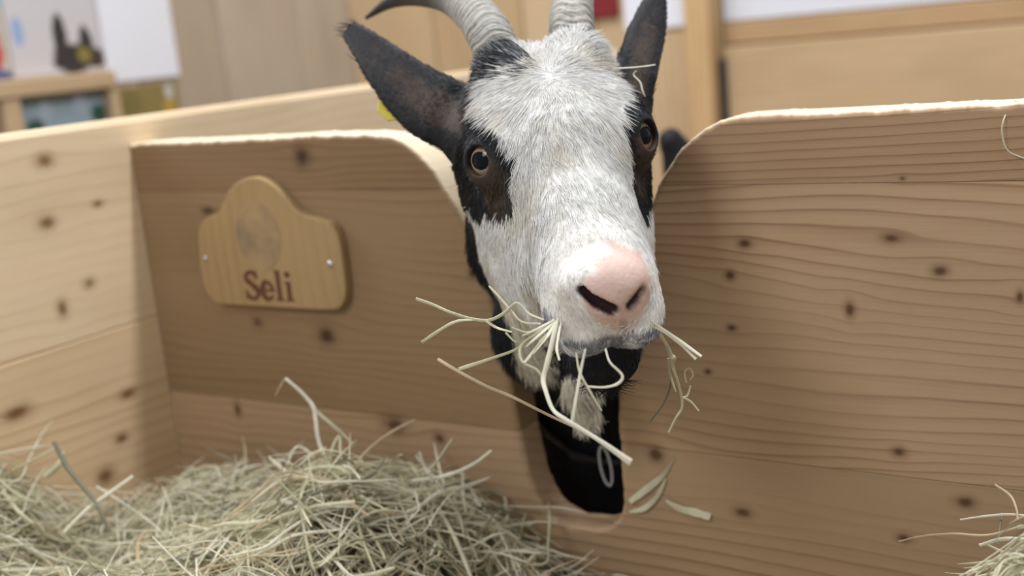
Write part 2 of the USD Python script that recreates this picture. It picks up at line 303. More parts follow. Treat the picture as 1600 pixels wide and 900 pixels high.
# ================================================================ name plaque
pl = thing('name_plaque', 'bell-curved wooden name plaque reading Seli, screwed to the left of the slot', 'plaque', (-.29, -.004, .58))
po = np.array([(-.362, .5815), (-.3735, .589), (-.3785, .607), (-.3765, .636), (-.372, .655), (-.360, .6635), (-.345, .668), (-.336, .678), (-.325, .690), (-.309, .6975), (-.291, .6995), (-.274, .693), (-.262, .683), (-.252, .672),
               (-.241, .6655), (-.226, .6625), (-.212, .658), (-.2055, .645), (-.2045, .62), (-.206, .598), (-.213, .586), (-.229, .582), (-.293, .5815)])
pp = Polygon(smooth_line(np.vstack([po, po[:1]]), 8)).buffer(0).buffer(-.003).buffer(.003)
def bevel_plate(poly, y0, y1, c, axis='y'):
    """plate with a rounded front edge at y0 (towards -y)"""
    r = resample(np.array(poly.exterior.coords)[:-1], .0025); n = ring_normals(r); n *= 1 if poly.contains(Point(r[3]+n[3]*.002)) else -1
    L = [(c, y0), (c*.3, y0+c*.3), (0, y0+c), (0, y1)]; V = [np.c_[(r+n*i)[:, 0], np.full(len(r), y), (r+n*i)[:, 1]] for i, y in L]; N = len(r); F = []
    for k in range(len(L)-1):
        a = np.arange(N)+k*N; b = np.roll(np.arange(N), -1)+k*N; F += [np.c_[a, b, b+N], np.c_[a, b+N, a+N]]
    idx = np.arange(N) if Polygon(r).exterior.is_ccw else np.arange(N)[::-1]
    t = idx[np.array(m3.triangulate([(r+n*c)[idx]]))]; t2 = idx[np.array(m3.triangulate([r[idx]]))]
    m = trimesh.Trimesh(np.vstack(V), np.vstack(F+[t, t2[:, ::-1]+(len(L)-1)*N]), process=False); trimesh.repair.fix_normals(m)
    return m
obj('plate', bevel_plate(pp, -.0095, -.0008, .0022), wood('plaque_wood', lin(172, 144, 102), lin(140, 108, 72), u='z', v='x', seed=31, freq=70, amp=.06, su=3, sv=6, contrast=.5), pl, smooth=30)
def stroke(pts, w): return LineString(pts).buffer(w/2, cap_style='flat')
def flat(poly, y, t):
    ms = []
    for g in getattr(poly, 'geoms', [poly]):
        m = trimesh.creation.extrude_polygon(g, t, engine='earcut'); v = m.vertices.copy(); m.vertices = np.c_[v[:, 0], y-v[:, 2], v[:, 1]]; m.invert(); trimesh.repair.fix_normals(m); ms.append(m)
    return ms
# lettering drawn on a 100-unit cap height
def arc(cx, cy, rx, ry, a0, a1, n=24):
    t = np.radians(np.linspace(a0, a1, n)); return [(cx+rx*math.cos(x), cy+ry*math.sin(x)) for x in t]
S_ = unary_union([LineString(arc(27, 74, 20, 20, 25, 265, 26)[:-2]+[(30, 52)]+arc(27, 27, 22, 24, 80, -150, 26)).buffer(6.5), stroke([(45, 70), (45, 100)], 7), stroke([(5, 0), (5, 32)], 7), LineString([(13, 66), (42, 36)]).buffer(8.5)])
e_ = unary_union([LineString(arc(84, 33, 19, 30, 0, 318, 40)).buffer(5.5), LineString(arc(84, 33, 19, 30, 110, 250, 20)).buffer(8.5), stroke([(66, 34), (105, 34)], 7)])
l_ = unary_union([stroke([(127, 0), (127, 104)], 15), stroke([(113, 3), (141, 3)], 6.5), stroke([(114, 101), (130, 101)], 6.5)])
i_ = unary_union([stroke([(163, 0), (163, 66)], 15), stroke([(149, 3), (177, 3)], 6.5), stroke([(150, 63), (166, 63)], 6.5), Point(162, 90).buffer(10)])
word = affinity.translate(affinity.scale(unary_union([S_, e_, l_, i_]), .000268*1.22, .000268, origin=(0, 0)), -.3235, .5885)
obj('lettering', flat(word, -.0094, .0006), simple('red_brown_ink', lin(106, 64, 53), .6), pl)
ov = affinity.scale(Point(-.2985, .6465).buffer(1), .0265, .031)
fp = usdkit.material(stage, '/World/Looks/faded_print', {'g': ('geometry', {}), 'n': ('noise_texture', {'scale': 55., 'detail': 3.}), 'r': ('rgb_ramp', {'ramp': [(.3, lin(138, 117, 94)), (.5, lin(158, 132, 98)), (.7, lin(172, 144, 104))]}), 'p': ('principled_bsdf', {'roughness': .6})},
                     [('g.position', 'n.vector'), ('n.fac', 'r.fac'), ('r.color', 'p.base_color')], 'p.BSDF')
tag(obj('faded_print', flat(ov, -.0094, .0004), fp, pl), 'faded grey-brown oval print')
M_screw = simple('screw_steel', lin(190, 192, 198), .3, .5, metallic=.9)
for sx, sz in ((-.3695, .625), (-.2185, .6235)):
    m = trimesh.creation.revolve(np.array([(0, .0016), (.0016, .0013), (.0028, .0004), (.003, 0), (.003, -.003), (0, -.003)]), sections=20)
    cross = trimesh.creation.box((.0036, .0007, .0012)); cr2 = trimesh.creation.box((.0007, .0036, .0012))
    m.apply_transform(trimesh.transformations.rotation_matrix(math.pi/2, [1, 0, 0])); m.apply_translation((sx, -.0097, sz))
    obj('screw', m, M_screw, pl, smooth=40)

# ================================================================ side partition, trough
sp = thing('side_partition', 'lit knotty pine side wall running back past the feeding board on the left', 'partition', (-.475, .3, .3))
KS = [(-.095, .73, .0095, .0065), (-.104, .676, .009, .0065), (-.071, .613, .007, .0055), (-.104, .597, .006, .008), (-.047, .683, .006, .0035), (-.09, .43, .010, .008), (-.168, .519, .014, .007), (-.05, .499, .010, .005), (-.065, .459, .008, .005)]
for i, (lo, hi) in enumerate(((.5642, .757), (.30, .5638))):
    mt = wood('partition_wood', lin(*((236, 212, 178), (235, 209, 174), (231, 203, 166))[i*2]), lin(*((196, 156, 112), (190, 150, 104), (178, 134, 90))[i*2]), u='y', v='z', d='x', seed=50+i*2.7, freq=(72, 75)[i], amp=.07, su=1.8, sv=4, knots=kf(KS, lo, hi), contrast=(.4, .6)[i])
    m = chbox((-.487, -.62, lo), (-.4592, 1.08, hi), .0012) if i else trimesh.convex.convex_hull(np.vstack([chbox((-.487, -.62, lo), (-.4592, 1.08, hi-.004), .0012).vertices, chbox((-.484, -.617, lo), (-.4622, 1.077, hi), .001).vertices]))
    obj('plank', m, mt, sp)
M_tr = wood('trough_wood', lin(190, 154, 112), lin(140, 98, 62), seed=90, freq=100, contrast=.7)
tr = thing('feed_trough', 'wooden trough floor under the hay in front of the feeding board', 'trough', (.1, -.3, .27))
for k in range(4):
    y0 = -.62+k*.155; obj('plank', chbox((-.458, y0, .276), (.80, y0+.1535, .2995), .0015), M_tr, tr)
for x in (-.42, .17, .74): obj('leg', chbox((x, -.60, 0.0), (x+.05, -.55, .2755), .003), M_tr, tr); obj('leg', chbox((x, -.07, 0.0), (x+.05, -.02, .2755), .003), M_tr, tr)
# ================================================================ goat: one implicit surface for head, neck, trunk, legs and ears
HM = np.array([[.78522176, .6004207, .1513994], [.61651736, -.73527614, -.28155877], [.05773335, -.31442643, .94752461]])
_a = math.radians(1.3); HM = HM @ np.array([[math.cos(_a), -math.sin(_a), 0], [math.sin(_a), math.cos(_a), 0], [0, 0, 1]])
HT = np.array([-.37410629, .65396937, -.07633927]) + EYE
def h2w(p): return np.asarray(p, float) @ HM.T + HT
def w2h(p): return (np.asarray(p, float) - HT) @ HM
def px2h(px, py, depth): return w2h(EYE + ray(px, py)*depth)
def ell(p, c, r, R=None):
    q = p-np.array(c, float)
    if R is not None: q = q @ R
    r = np.array(r, float); k0 = np.linalg.norm(q/r, axis=-1); k1 = np.linalg.norm(q/(r*r), axis=-1)
    return k0*(k0-1)/np.maximum(k1, 1e-9)
def cone(p, a, b, r1, r2, sx=1.):
    a, b = np.array(a, float), np.array(b, float)
    if sx != 1.: s = np.array([1/sx, 1, 1]); p, a, b = p*s, a*s, b*s
    ab = b-a; h = np.clip(((p-a) @ ab)/(ab @ ab), 0, 1)
    return np.linalg.norm(p-a-h[..., None]*ab, axis=-1)-(r1+(r2-r1)*h)
def smin(a, b, k): h = np.clip(.5+.5*(b-a)/k, 0, 1); return b+(a-b)*h-k*h*(1-h)
def smax(a, b, k): return -smin(-a, -b, k)
EYEC = np.array([.0455, .003, .003]); EDIR = np.array([.63, .68, .34]); EDIR /= np.linalg.norm(EDIR); ERAD = .0138
# ears: centre lines (head frame) from pixel + depth, half widths, and the direction the back of the ear faces
def ear_def(pts, wid, face, cup):
    c = smooth_line(np.array(pts), 6); s = np.linspace(0, 1, len(c)); w = np.interp(s, np.linspace(0, 1, len(wid)), wid)
    t = np.gradient(c, axis=0); t /= np.linalg.norm(t, axis=1, keepdims=True)
    f = np.array(face, float); nrm = f-(t @ f)[:, None]*t; nrm /= np.linalg.norm(nrm, axis=1, keepdims=True)
    return c, w, t, nrm, np.cross(t, nrm), cup
EARS = [ear_def([px2h(722, 190, .80), px2h(690, 172, .80), px2h(655, 150, .812), px2h(610, 110, .83), px2h(563, 62, .855), px2h(520, 22, .88)],
                [.0215, .0240, .0250, .0215, .0165, .0100, .0030], w2h(EYE)-px2h(640, 130, .8)+np.array([0, .0, .10]), -9.),
        ear_def([px2h(985, 150, .80), px2h(994, 120, .80), px2h(1004, 80, .812), px2h(1016, 40, .83), px2h(1026, 0, .85), px2h(1030, -45, .875)],
                [.0130, .0150, .0160, .0155, .0130, .0085, .0030], w2h(EYE)-px2h(1000, 80, .8)+np.array([.25, 0, .05]), -9.)]
def ear_sdf(p, E):
    c, w, t, n, b, cup = E
    d = np.full(len(p), 9.)
    near = np.linalg.norm(p-c.mean(0), axis=1) < .16
    q = p[near]
    if not len(q): return d
    k = np.argmin(((q[:, None]-c[None])**2).sum(-1), 1); v = q-c[k]
    ss = (v*t[k]).sum(1); nn_ = (v*n[k]).sum(1); bb = (v*b[k]).sum(1)
    over = np.where(k == 0, np.maximum(-ss, 0), np.where(k == len(c)-1, np.maximum(ss, 0), 0))
    sheet = np.abs(nn_-cup*bb*bb)/np.sqrt(1+(2*cup*bb)**2)-.0022-.004*np.clip(1-k/9., 0, 1)
    d[near] = smax(np.hypot(np.maximum(sheet, 0), over)+np.minimum(sheet, 0), np.abs(bb)-w[k], .004)
    return d
def sm_all(p, prims, k):
    d = prims[0](p)
    for f in prims[1:]: d = smin(d, f(p), k)
    return d
WB = {k: w2h(v) for k, v in dict(tl=(.006, -.022, .585), n0=(-.004, .005, .655), n1=(-.004, .066, .582), n2=(-.02, .155, .505), ch=(-.025, .19, .44), t0=(-.02, .24, .435), t1=(-.15, .60, .44),
      tb=(-.172, .69, .545), tm=(-.20, .705, .60), tt=(-.212, .69, .642)).items()}
def Wp(*a): return w2h(np.array(a))
LEGS = []
for sx in (-.07, .06):
    LEGS.append([(Wp(sx, .22, .40), .05), (Wp(sx, .235, .24), .027), (Wp(sx, .225, .07), .016), (Wp(sx, .215, .02), .022)])
for sx in (-.24, -.10):
    LEGS.append([(Wp(sx+.01, .62, .42), .085), (Wp(sx, .55, .30), .05), (Wp(sx, .68, .19), .024), (Wp(sx, .66, .06), .017), (Wp(sx, .645, .02), .022)])
def pxy(px, py, y): r = ray(px, py); return w2h(EYE+r*((y-EYE[1])/r[1]))
WA = [pxy(890, 556, -.050), pxy(904, 600, -.052), pxy(914, 638, -.050)]
def head_sdf(p):
    q = p.copy(); q[:, 0] = np.abs(q[:, 0])
    d = ell(q, (0, -.045, -.004), (.053, .060, .045))
    d = smin(d, cone(q, (0, -.05, .008), (0, .012, .000), .042, .038, 1.06), .02)
    d = smin(d, cone(q, (.026, -.060, .018), (.0255, -.066, .036), .022, .018), .016)          # horn root
    d = smin(d, cone(q, (.037, -.016, .010), (.042, .002, .004), .0200, .0175), .016)           # orbit
    d = smin(d, cone(q, (0, 0, -.008), (0, .100, -.026), .043, .0300, .95), .02)               # nasal bridge
    d = smin(d, cone(q, (.031, -.045, -.040), (.0175, .060, -.052), .0355, .0245), .022)        # cheek
    d = smin(d, cone(q, (.026, -.040, -.088), (.014, .052, -.086), .030, .023), .022)          # jaw angle
    d = smin(d, cone(q, (0, .000, -.074), (0, .100, -.076), .026, .017, .9), .018)             # lower jaw
    d = smin(d, ell(q, (0, .113, -.038), (.0335, .037, .031)), .016)                           # muzzle
    d = smin(d, ell(q, (.016, .124, -.051), (.018, .026, .0165)), .010)                       # lip cushions
    d = smin(d, ell(q, (0, .137, -.023), (.0245, .017, .018)), .010)                           # nose pad
    d = smin(d, ell(q, (0, .106, -.088), (.0225, .024, .0185)), .008)                          # chin
    d = smin(d, ell(q, (.052, -.055, -.006), (.018, .022, .020)), .02)                         # ear root
    # mouth line
    d = smax(d, -cone(q, (0, .155, -.0705), (.032, .085, -.0675), .0022, .0012), .005)
    # nostrils, philtrum
    o = p-np.array([.0055, 0, 0]); o[:, 0] = np.abs(o[:, 0])
    d = smax(d, -cone(o, (.0058, .1525, -.0285), (.0120, .1508, -.0240), .0034, .0036), .0022)
    d = smax(d, -cone(o, (.0120, .1508, -.0240), (.0205, .1462, -.0165), .0036, .0026), .0022)
    d = smax(d, -cone(o, (0, .1565, -.034), (0, .150, -.064), .0014, .0016), .0022)
    # eyes: lids round a socket
    v = q-EYEC; s = v @ EDIR; rad = np.linalg.norm(v-s[:, None]*EDIR, axis=1)
    d = smin(d, np.linalg.norm(v, axis=1)-.0149, .014)
    d = smax(d, -np.maximum(rad-.0092, -s), .002)
    return d
def goat_sdf(p):
    d = np.full(len(p), 3.); near = np.linalg.norm(p-np.array([0, .02, -.02]), axis=1) < .24
    if near.any():
        q = p[near]; e = head_sdf(q)
        for E in EARS: e = smin(e, ear_sdf(q, E), .012)
        d[near] = e
    b = cone(p, (0, -.055, -.028), WB['n0'], .052, .0605)
    b = smin(b, cone(p, WB['n0'], WB['n1'], .0605, .053), .02); b = smin(b, cone(p, WB['n1'], WB['n2'], .053, .090), .02)
    b = smin(b, cone(p, (-.008, .005, -.085), WB['tl'], .034, .040), .02); b = smin(b, cone(p, WB['tl'], WB['n1'], .040, .046), .02)
    d = smin(d, b, .022)
    d = smin(d, cone(p, WB['n2'], WB['ch'], .090, .118), .03)
    d = smin(d, cone(p, WB['t0'], WB['t1'], .125, .135), .05)
    d = smin(d, smin(cone(p, WB['tb'], WB['tm'], .028, .030), cone(p, WB['tm'], WB['tt'], .030, .018), .01), .02)
    far = ~near
    if far.any():
        q = p[far]; e = d[far]
        for L in LEGS:
            for (a, ra), (c, rc) in zip(L[:-1], L[1:]): e = smin(e, cone(q, a, c, ra, rc), .02)
        d[far] = e
    d = smin(d, smin(cone(p, WA[0], WA[1], .0100, .0105), cone(p, WA[1], WA[2], .0105, .0085), .004), .008)   # wattle under the throat
    return d
def surf(px, py, t=.5):
    """the goat's surface point seen in a direction, in head coordinates"""
    r = ray(px, py); r = r/np.linalg.norm(r)
    for _ in range(260):
        d = goat_sdf(w2h(EYE+r*t)[None])[0]
        if d < .0003: break
        t += min(d*.9, .01)
    return w2h(EYE+r*t)
THROAT = [surf(834, 574), surf(824, 545), surf(815, 518)]
# --- surface nets on a warped grid: 1.7 mm cells on the head, coarser away from it
H0 = .0017
def warp1(u, c): # cell index -> coordinate, spacing grows with distance from the head
    x = u*H0; a = np.abs(x); L = c
    return np.where(a < L, x, np.sign(x)*(L+(np.exp(np.maximum(a-L, 0)*14.)-1)/14.))
LIM = (.115, .165, .125); OFFC = np.array([-.015, .02, -.02])
def gw(ijk): return np.stack([warp1(ijk[..., a], LIM[a]) for a in range(3)], -1)+OFFC
def surface_nets(sdf, lo, hi):
    B = 8
    inv = lambda x, c: (np.sign(x)*np.where(np.abs(x) < c, np.abs(x), c+np.log1p(14.*np.maximum(np.abs(x)-c, 0))/14.))/H0
    l = [int(math.floor(inv(np.array(lo[a]-OFFC[a]), LIM[a])/B)) for a in range(3)]; h = [int(math.ceil(inv(np.array(hi[a]-OFFC[a]), LIM[a])/B)) for a in range(3)]
    g = np.stack(np.meshgrid(*[np.arange(l[a], h[a]) for a in range(3)], indexing='ij'), -1).reshape(-1, 3)
    c = gw((g+.5)*B); r = np.linalg.norm(gw((g+1)*B)-gw(g*B), axis=1)*.5
    keep = np.concatenate([np.abs(sdf(c[i:i+200000])) < r[i:i+200000]*1.5+.004 for i in range(0, len(c), 200000)])
    g = g[keep]
    off = np.stack(np.meshgrid(*[np.arange(B+1)]*3, indexing='ij'), -1).reshape(-1, 3)
    verts, keys, quads = [], [], []
    NB = 1 << 20
    key = lambda ijk: ((ijk[..., 0]+NB//2).astype(np.int64)*NB+(ijk[..., 1]+NB//2))*NB+(ijk[..., 2]+NB//2) if False else ((ijk[..., 0]+4096).astype(np.int64) << 28) + ((ijk[..., 1]+4096).astype(np.int64) << 14) + (ijk[..., 2]+4096).astype(np.int64)
    allp = {}
    for i in range(0, len(g), 400):
        gg = g[i:i+400]; P = (gg[:, None]*B+off[None]); X = gw(P.astype(float)); S = sdf(X.reshape(-1, 3)).reshape(len(gg), B+1, B+1, B+1)
        X = X.reshape(len(gg), B+1, B+1, B+1, 3)
        ins = S < 0
        acc = np.zeros((len(gg), B, B, B, 3)); cnt = np.zeros((len(gg), B, B, B))
        for ax in range(3):
            sl0 = [slice(None)]*4; sl1 = [slice(None)]*4; sl0[ax+1] = slice(0, B); sl1[ax+1] = slice(1, B+1)
            a, b = S[tuple(sl0)], S[tuple(sl1)]; cr = (a < 0) != (b < 0); t = np.where(cr, a/np.where(cr, a-b, 1), 0)
            pt = X[tuple(sl0)]+(X[tuple(sl1)]-X[tuple(sl0)])*t[..., None]
            o1, o2 = [x for x in range(3) if x != ax]
            for e1 in (0, 1):
                for e2 in (0, 1):
                    s = [slice(None)]*4; s[o1+1] = slice(e1, e1+B); s[o2+1] = slice(e2, e2+B)
                    m = cr[tuple(s)]; acc += np.where(m[..., None], pt[tuple(s)], 0); cnt += m
            # quads for edges of this axis, interior + lower faces handled by key lookup
            e = np.argwhere(cr)
            e = e[(e[:, o1+1] < B) & (e[:, o2+1] < B)]
            if len(e):
                ijk = gg[e[:, 0]]*B+e[:, 1:]
                d1 = np.zeros(3, int); d1[o1] = 1; d2 = np.zeros(3, int); d2[o2] = 1
                qd = np.stack([key(ijk), key(ijk-d1), key(ijk-d1-d2), key(ijk-d2)], 1)
                flip = (a[tuple(e.T)] < 0) ^ (ax == 1)
                qd[~flip] = qd[~flip][:, ::-1]; quads.append(qd)
        act = np.argwhere(cnt > 0)
        verts.append(acc[tuple(act.T)]/cnt[tuple(act.T)][:, None]); keys.append(key(gg[act[:, 0]]*B+act[:, 1:]))
    verts, keys, quads = np.vstack(verts), np.concatenate(keys), np.vstack(quads)
    o = np.argsort(keys); ks = keys[o]; pos = np.searchsorted(ks, quads); pos = np.minimum(pos, len(ks)-1)
    ok = (ks[pos] == quads).all(1); q = o[pos[ok]]
    return verts, np.vstack([q[:, [0, 1, 2]], q[:, [0, 2, 3]]])
def sdf_grad(p, e=.0007):
    return np.stack([goat_sdf(p+d)-goat_sdf(p-d) for d in np.eye(3)*e], -1)/(2*e)
_lo = np.minimum.reduce([w2h(np.array([x, y, z])) for x in (-.4, .25) for y in (-.3, .9) for z in (-.02, .95)]); _hi = np.maximum.reduce([w2h(np.array([x, y, z])) for x in (-.4, .25) for y in (-.3, .9) for z in (-.02, .95)])
GV, GF = surface_nets(goat_sdf, _lo, _hi)
# --- coat pattern in the head's own coordinates (Y to the nose, Z up): white blaze, black side patches, pink nose, black chin and neck
def inside(poly, x, y):
    poly = np.asarray(poly, float); r = np.zeros(len(x), bool); j = len(poly)-1
    for i in range(len(poly)):
        (xi, yi), (xj, yj) = poly[i], poly[j]
        c = (yi > y) != (yj > y); r ^= c & (x < (xj-xi)*(y-yi)/(yj-yi+1e-12)+xi); j = i
    return r
PATCH_L = [(-.30, 32), (-.075, 32), (-.0533, 33), (-.046, 37), (-.025, 39.5), (-.0062, 37.5), (.0146, 34.5), (.0360, 31.5), (.0385, 43), (.0370, 54), (.0415, 66), (.034, 80), (.018, 87), (-.004, 97), (-.030, 99), (-.042, 112), (-.06, 140), (-.075, 181), (-.30, 181)]
PATCH_R = [(-.30, 33), (-.0608, 37), (-.030, 39.5), (-.0106, 38), (.013, 34.5), (.024, 34.5), (.042, 44), (.0475, 60), (.0565, 80), (.050, 92), (.020, 98), (-.020, 99), (-.042, 115), (-.06, 140), (-.075, 181), (-.30, 181)]
HORN_P = [(-.045, -.050), (-.038, -.046), (-.027, -.034), (-.012, -.021), (-.005, -.0315), (-.011, -.050), (-.014, -.075), (-.048, -.08)]
PINK = np.array([(-.0185, -.012), (-.010, -.0055), (.0, -.0035), (.011, -.0055), (.0205, -.013), (.0215, -.022), (.0165, -.034), (.011, -.044), (.0, -.047), (-.0105, -.039), (-.0185, -.029), (-.0205, -.020)])
C_WHITE, C_BLACK, C_BROWN, C_PINK, C_GREY, C_CREAM, C_NOSTRIL = map(np.array, (lin(232, 230, 224), lin(22, 23, 27), lin(66, 56, 49), lin(220, 192, 180), lin(120, 122, 130), lin(216, 208, 190), lin(50, 30, 32)))
def coat(p, jit=.0035, seed=3):
    """(class, colour) per point: 0 white, 1 black, 2 brown, 3 bare pink, 4 grey, 5 cream"""
    q = p+(np.stack([meshkit.fbm(p*130+k*31, 3, seed+k) for k in range(3)], -1)-.5)*jit*2
    x, y, z = q.T; phi = np.degrees(np.arctan2(np.abs(x), z+.035)); n = len(p); cl = np.zeros(n, int)
    black = np.where(x < 0, inside(PATCH_L, y, phi), inside(PATCH_R, y, phi))
    black |= (x < .02) & inside(HORN_P, x, y) & (z > .01)
    cl[black] = 1; hb = (x < .02) & inside(HORN_P, x, y) & (z > .01); cl[hb & (meshkit.noise(p*800, 9) > .62)] = 4; cl[hb & (y > -.045) & (meshkit.noise(p*700, 12) > .6)] = 0
    cl[(z < -.0695) & (y > .082)] = 1                                             # chin
    dn = np.linalg.norm(p-np.array([0, .02, -.02]), axis=1)
    neck = (y < -.068) | (dn > .20) | ((z < -.125) & (y < .05)); cl[neck] = 1
    under = (z < -.088) & (y > -.03) & (y < .075) & (dn < .16); cl[under & ~neck & ((x < -.012) | (y > .035))] = 5
    cl[under & (y < .018) & (x > -.025)] = 1                                       # black stripe down the throat
    for T_, r_ in zip(THROAT, (.0155, .0155, .016)): cl[(np.linalg.norm(q-T_, axis=1) < r_) & (z < -.05)] = 5
    ws = np.minimum(np.linalg.norm(p-WA[1], axis=1), np.linalg.norm(p-WA[2], axis=1)); cl[ws < .0130] = 5
    cl[(np.linalg.norm(p-WA[0], axis=1) < .011)] = 5
    lip = (y > .10) & (z < -.049) & (z > -.0695); cl[lip & (meshkit.noise(p*160, 4) > .30)] = 4
    cl[(y > .098) & (y < .142) & (z < -.040) & (z > -.068) & (x < -.018) & (meshkit.noise(p*110, 8) > .45)] = 4
    cl[(y > .118) & inside(PINK, x-.0045, z)] = 3
    o = p-np.array([.0055, 0, 0]); o[:, 0] = np.abs(o[:, 0])
    cl[(np.minimum(cone(o, (.0058, .1525, -.0285), (.0120, .1508, -.0240), .0034, .0036), cone(o, (.0120, .1508, -.0240), (.0205, .1462, -.0165), .0036, .0026)) < .0005)] = 6  # shade inside the nostrils put into the colour
    cl[(o[:, 0] < .0009) & (z < -.036) & (z > -.062) & (y > .135)] = 6  # shade of the philtrum groove painted as a thin dark line
    e = np.stack([np.abs(p[:, 0]), p[:, 1], p[:, 2]], 1)-EYEC
    cl[(np.linalg.norm(e-np.array([0, .016, -.012]), axis=1) < .021) & (cl == 1)] = 2
    for E in EARS:
        c, w, t, nr_, b, cup = E
        k = np.argmin(((p[:, None]-c[None, ::4])**2).sum(-1), 1)*4; v = p-c[k]; d = np.linalg.norm(v, axis=1); bb = (v*b[k]).sum(1)
        s = k/(len(c)-1.)
        on = (d < w[k]*1.25+.004) & (np.abs(p[:, 0]) > .054)
        cl[on] = 1; mid = on & (s < .72) & (np.abs(bb) < w[k]*.9) & (meshkit.noise(p*1100, 6) < np.clip(1.3-1.5*s, 0, .9)*np.clip(1.6-2.2*np.abs(bb)/w[k], 0, 1)); cl[mid] = 2
    col = np.stack([C_WHITE, C_BLACK, C_BROWN, C_PINK, C_GREY, C_CREAM, C_NOSTRIL])[cl]
    return cl, col
gcl, gcol = coat(GV)
for _ in range(1):                                                                  # soften the class borders by one ring
    acc = gcol.copy(); cnt = np.ones(len(GV))
    for a, b in ((0, 1), (1, 2), (2, 0), (1, 0), (2, 1), (0, 2)): np.add.at(acc, GF[:, a], gcol[GF[:, b]]); np.add.at(cnt, GF[:, a], 1)
    gcol = acc/cnt[:, None]
M_hide = usdkit.material(stage, '/World/Looks/goat_hide', {'a': ('attribute', {'attribute': 'coat'}), 'g': ('geometry', {}), 'n': ('noise_texture', {'scale': 420., 'detail': 3.}), 'b': ('bump', {'strength': .35, 'distance': .0012}),
    'v': ('noise_texture', {'scale': 90., 'detail': 3.}), 'vr': ('rgb_ramp', {'ramp': [(.3, (.86, .84, .84)), (.6, (1, 1, 1))]}), 'mm': ('mix_color', {'blend_type': 'multiply', 'fac': 1.}),
    'p': ('principled_bsdf', {'roughness': .62, 'specular_ior_level': .25, 'subsurface_weight': .08, 'subsurface_scale': .004})},
    [('g.position', 'n.vector'), ('g.position', 'v.vector'), ('v.fac', 'vr.fac'), ('a.color', 'mm.a'), ('vr.color', 'mm.b'), ('mm.result', 'p.base_color'), ('n.fac', 'b.height'), ('b.normal', 'p.normal')], 'p.BSDF')
goat = thing('goat', 'horned black and white goat with pink nose, head through the slot, chewing hay', 'goat', (-.03, .3, 0))
body = obj('body', (h2w(GV), GF), M_hide, goat, smooth=True)
UsdGeom.PrimvarsAPI(body).CreatePrimvar('coat', Sdf.ValueTypeNames.Color3fArray, 'vertex').Set(Vt.Vec3fArray.FromNumpy(gcol.astype(np.float32)))
# --- hooves
M_hoof = simple('hoof_horn', lin(60, 54, 48), .5)
for L in LEGS:
    f = h2w(L[-1][0]); 
    for s in (-1, 1):
        pts = [(f[0]+s*.011+dx*.010, f[1]-.006+dy, z) for dx in (-1, 1) for dy, z in ((-.030, .001), (.020, .001), (.018, .026), (-.012, .032))]
        obj('hoof', trimesh.convex.convex_hull(np.vstack([np.array(q)+trimesh.creation.icosphere(1, .0025).vertices*[1, 1, .4] for q in pts])), M_hoof, goat, smooth=40)
# --- horns: ringed, swept backwards
hp = np.array([px2h(787, 108, .803), px2h(776, 80, .806), px2h(762, 50, .813), px2h(738, 18, .832), px2h(700, -5, .860), px2h(655, -8, .890), px2h(612, 2, .920), px2h(572, 28, .945)])
hp[0] -= (hp[2]-hp[0])*.25
hr = np.array([.0178, .0172, .0165, .0152, .0118, .0082, .0052, .0014])
hc_ = smooth_line(hp, 34); hrad = np.interp(np.linspace(0, 1, len(hc_)), np.linspace(0, 1, len(hr)), hr)
def horn_mesh(mir):
    c = hc_.copy(); 
    if mir: c[:, 0] *= -1
    t = np.gradient(c, axis=0); s = np.r_[0, np.cumsum(np.linalg.norm(np.diff(c, axis=0), axis=1))]; t /= np.linalg.norm(t, axis=1, keepdims=True)
    side = np.array([-1. if not mir else 1., 0, 0]); a = side-(t @ side)[:, None]*t; a /= np.linalg.norm(a, axis=1, keepdims=True); b = np.cross(t, a)
    ang = np.linspace(0, 2*np.pi, 56, endpoint=False); V = []
    for i in range(len(c)):
        fade = np.clip(1-s[i]/.135, 0, 1)
        e = np.cos(ang)[:, None]*a[i]*.93+np.sin(ang)[:, None]*b[i]*1.06
        w = meshkit.noise(np.c_[np.cos(ang)*1.2, np.sin(ang)*1.2, np.full(56, 3.+mir)], 2)*.006
        ph = (s[i]+w)*2*np.pi
        rg = .0006*np.sin(ph/.0052)+.0004*np.sin(ph/.0021+1)+.00022*np.sin(ph/.0083)
        rg = rg+(meshkit.noise(np.c_[np.cos(ang)*6, np.sin(ang)*6, np.full(56, s[i]*900)], 5)-.5)*.0007
        V.append(c[i]+e*(hrad[i]+rg*fade)[:, None])
    V = np.vstack(V); F = []
    for i in range(len(c)-1):
        k = np.arange(56)+i*56; k2 = np.roll(np.arange(56), -1)+i*56; F += [np.c_[k, k2, k2+56], np.c_[k, k2+56, k+56]]
    V = np.vstack([V, c[:1], c[-1:]]); N = len(V); k = np.arange(56); k2 = np.roll(k, -1)
    F += [np.c_[k2, k, np.full(56, N-2)], np.c_[k+(len(c)-1)*56, k2+(len(c)-1)*56, np.full(56, N-1)]]
    m = trimesh.Trimesh(h2w(V), np.vstack(F), process=False); trimesh.repair.fix_normals(m)
    tone = np.r_[np.repeat(s/s[-1], 56), 0, 1]; return m, tone
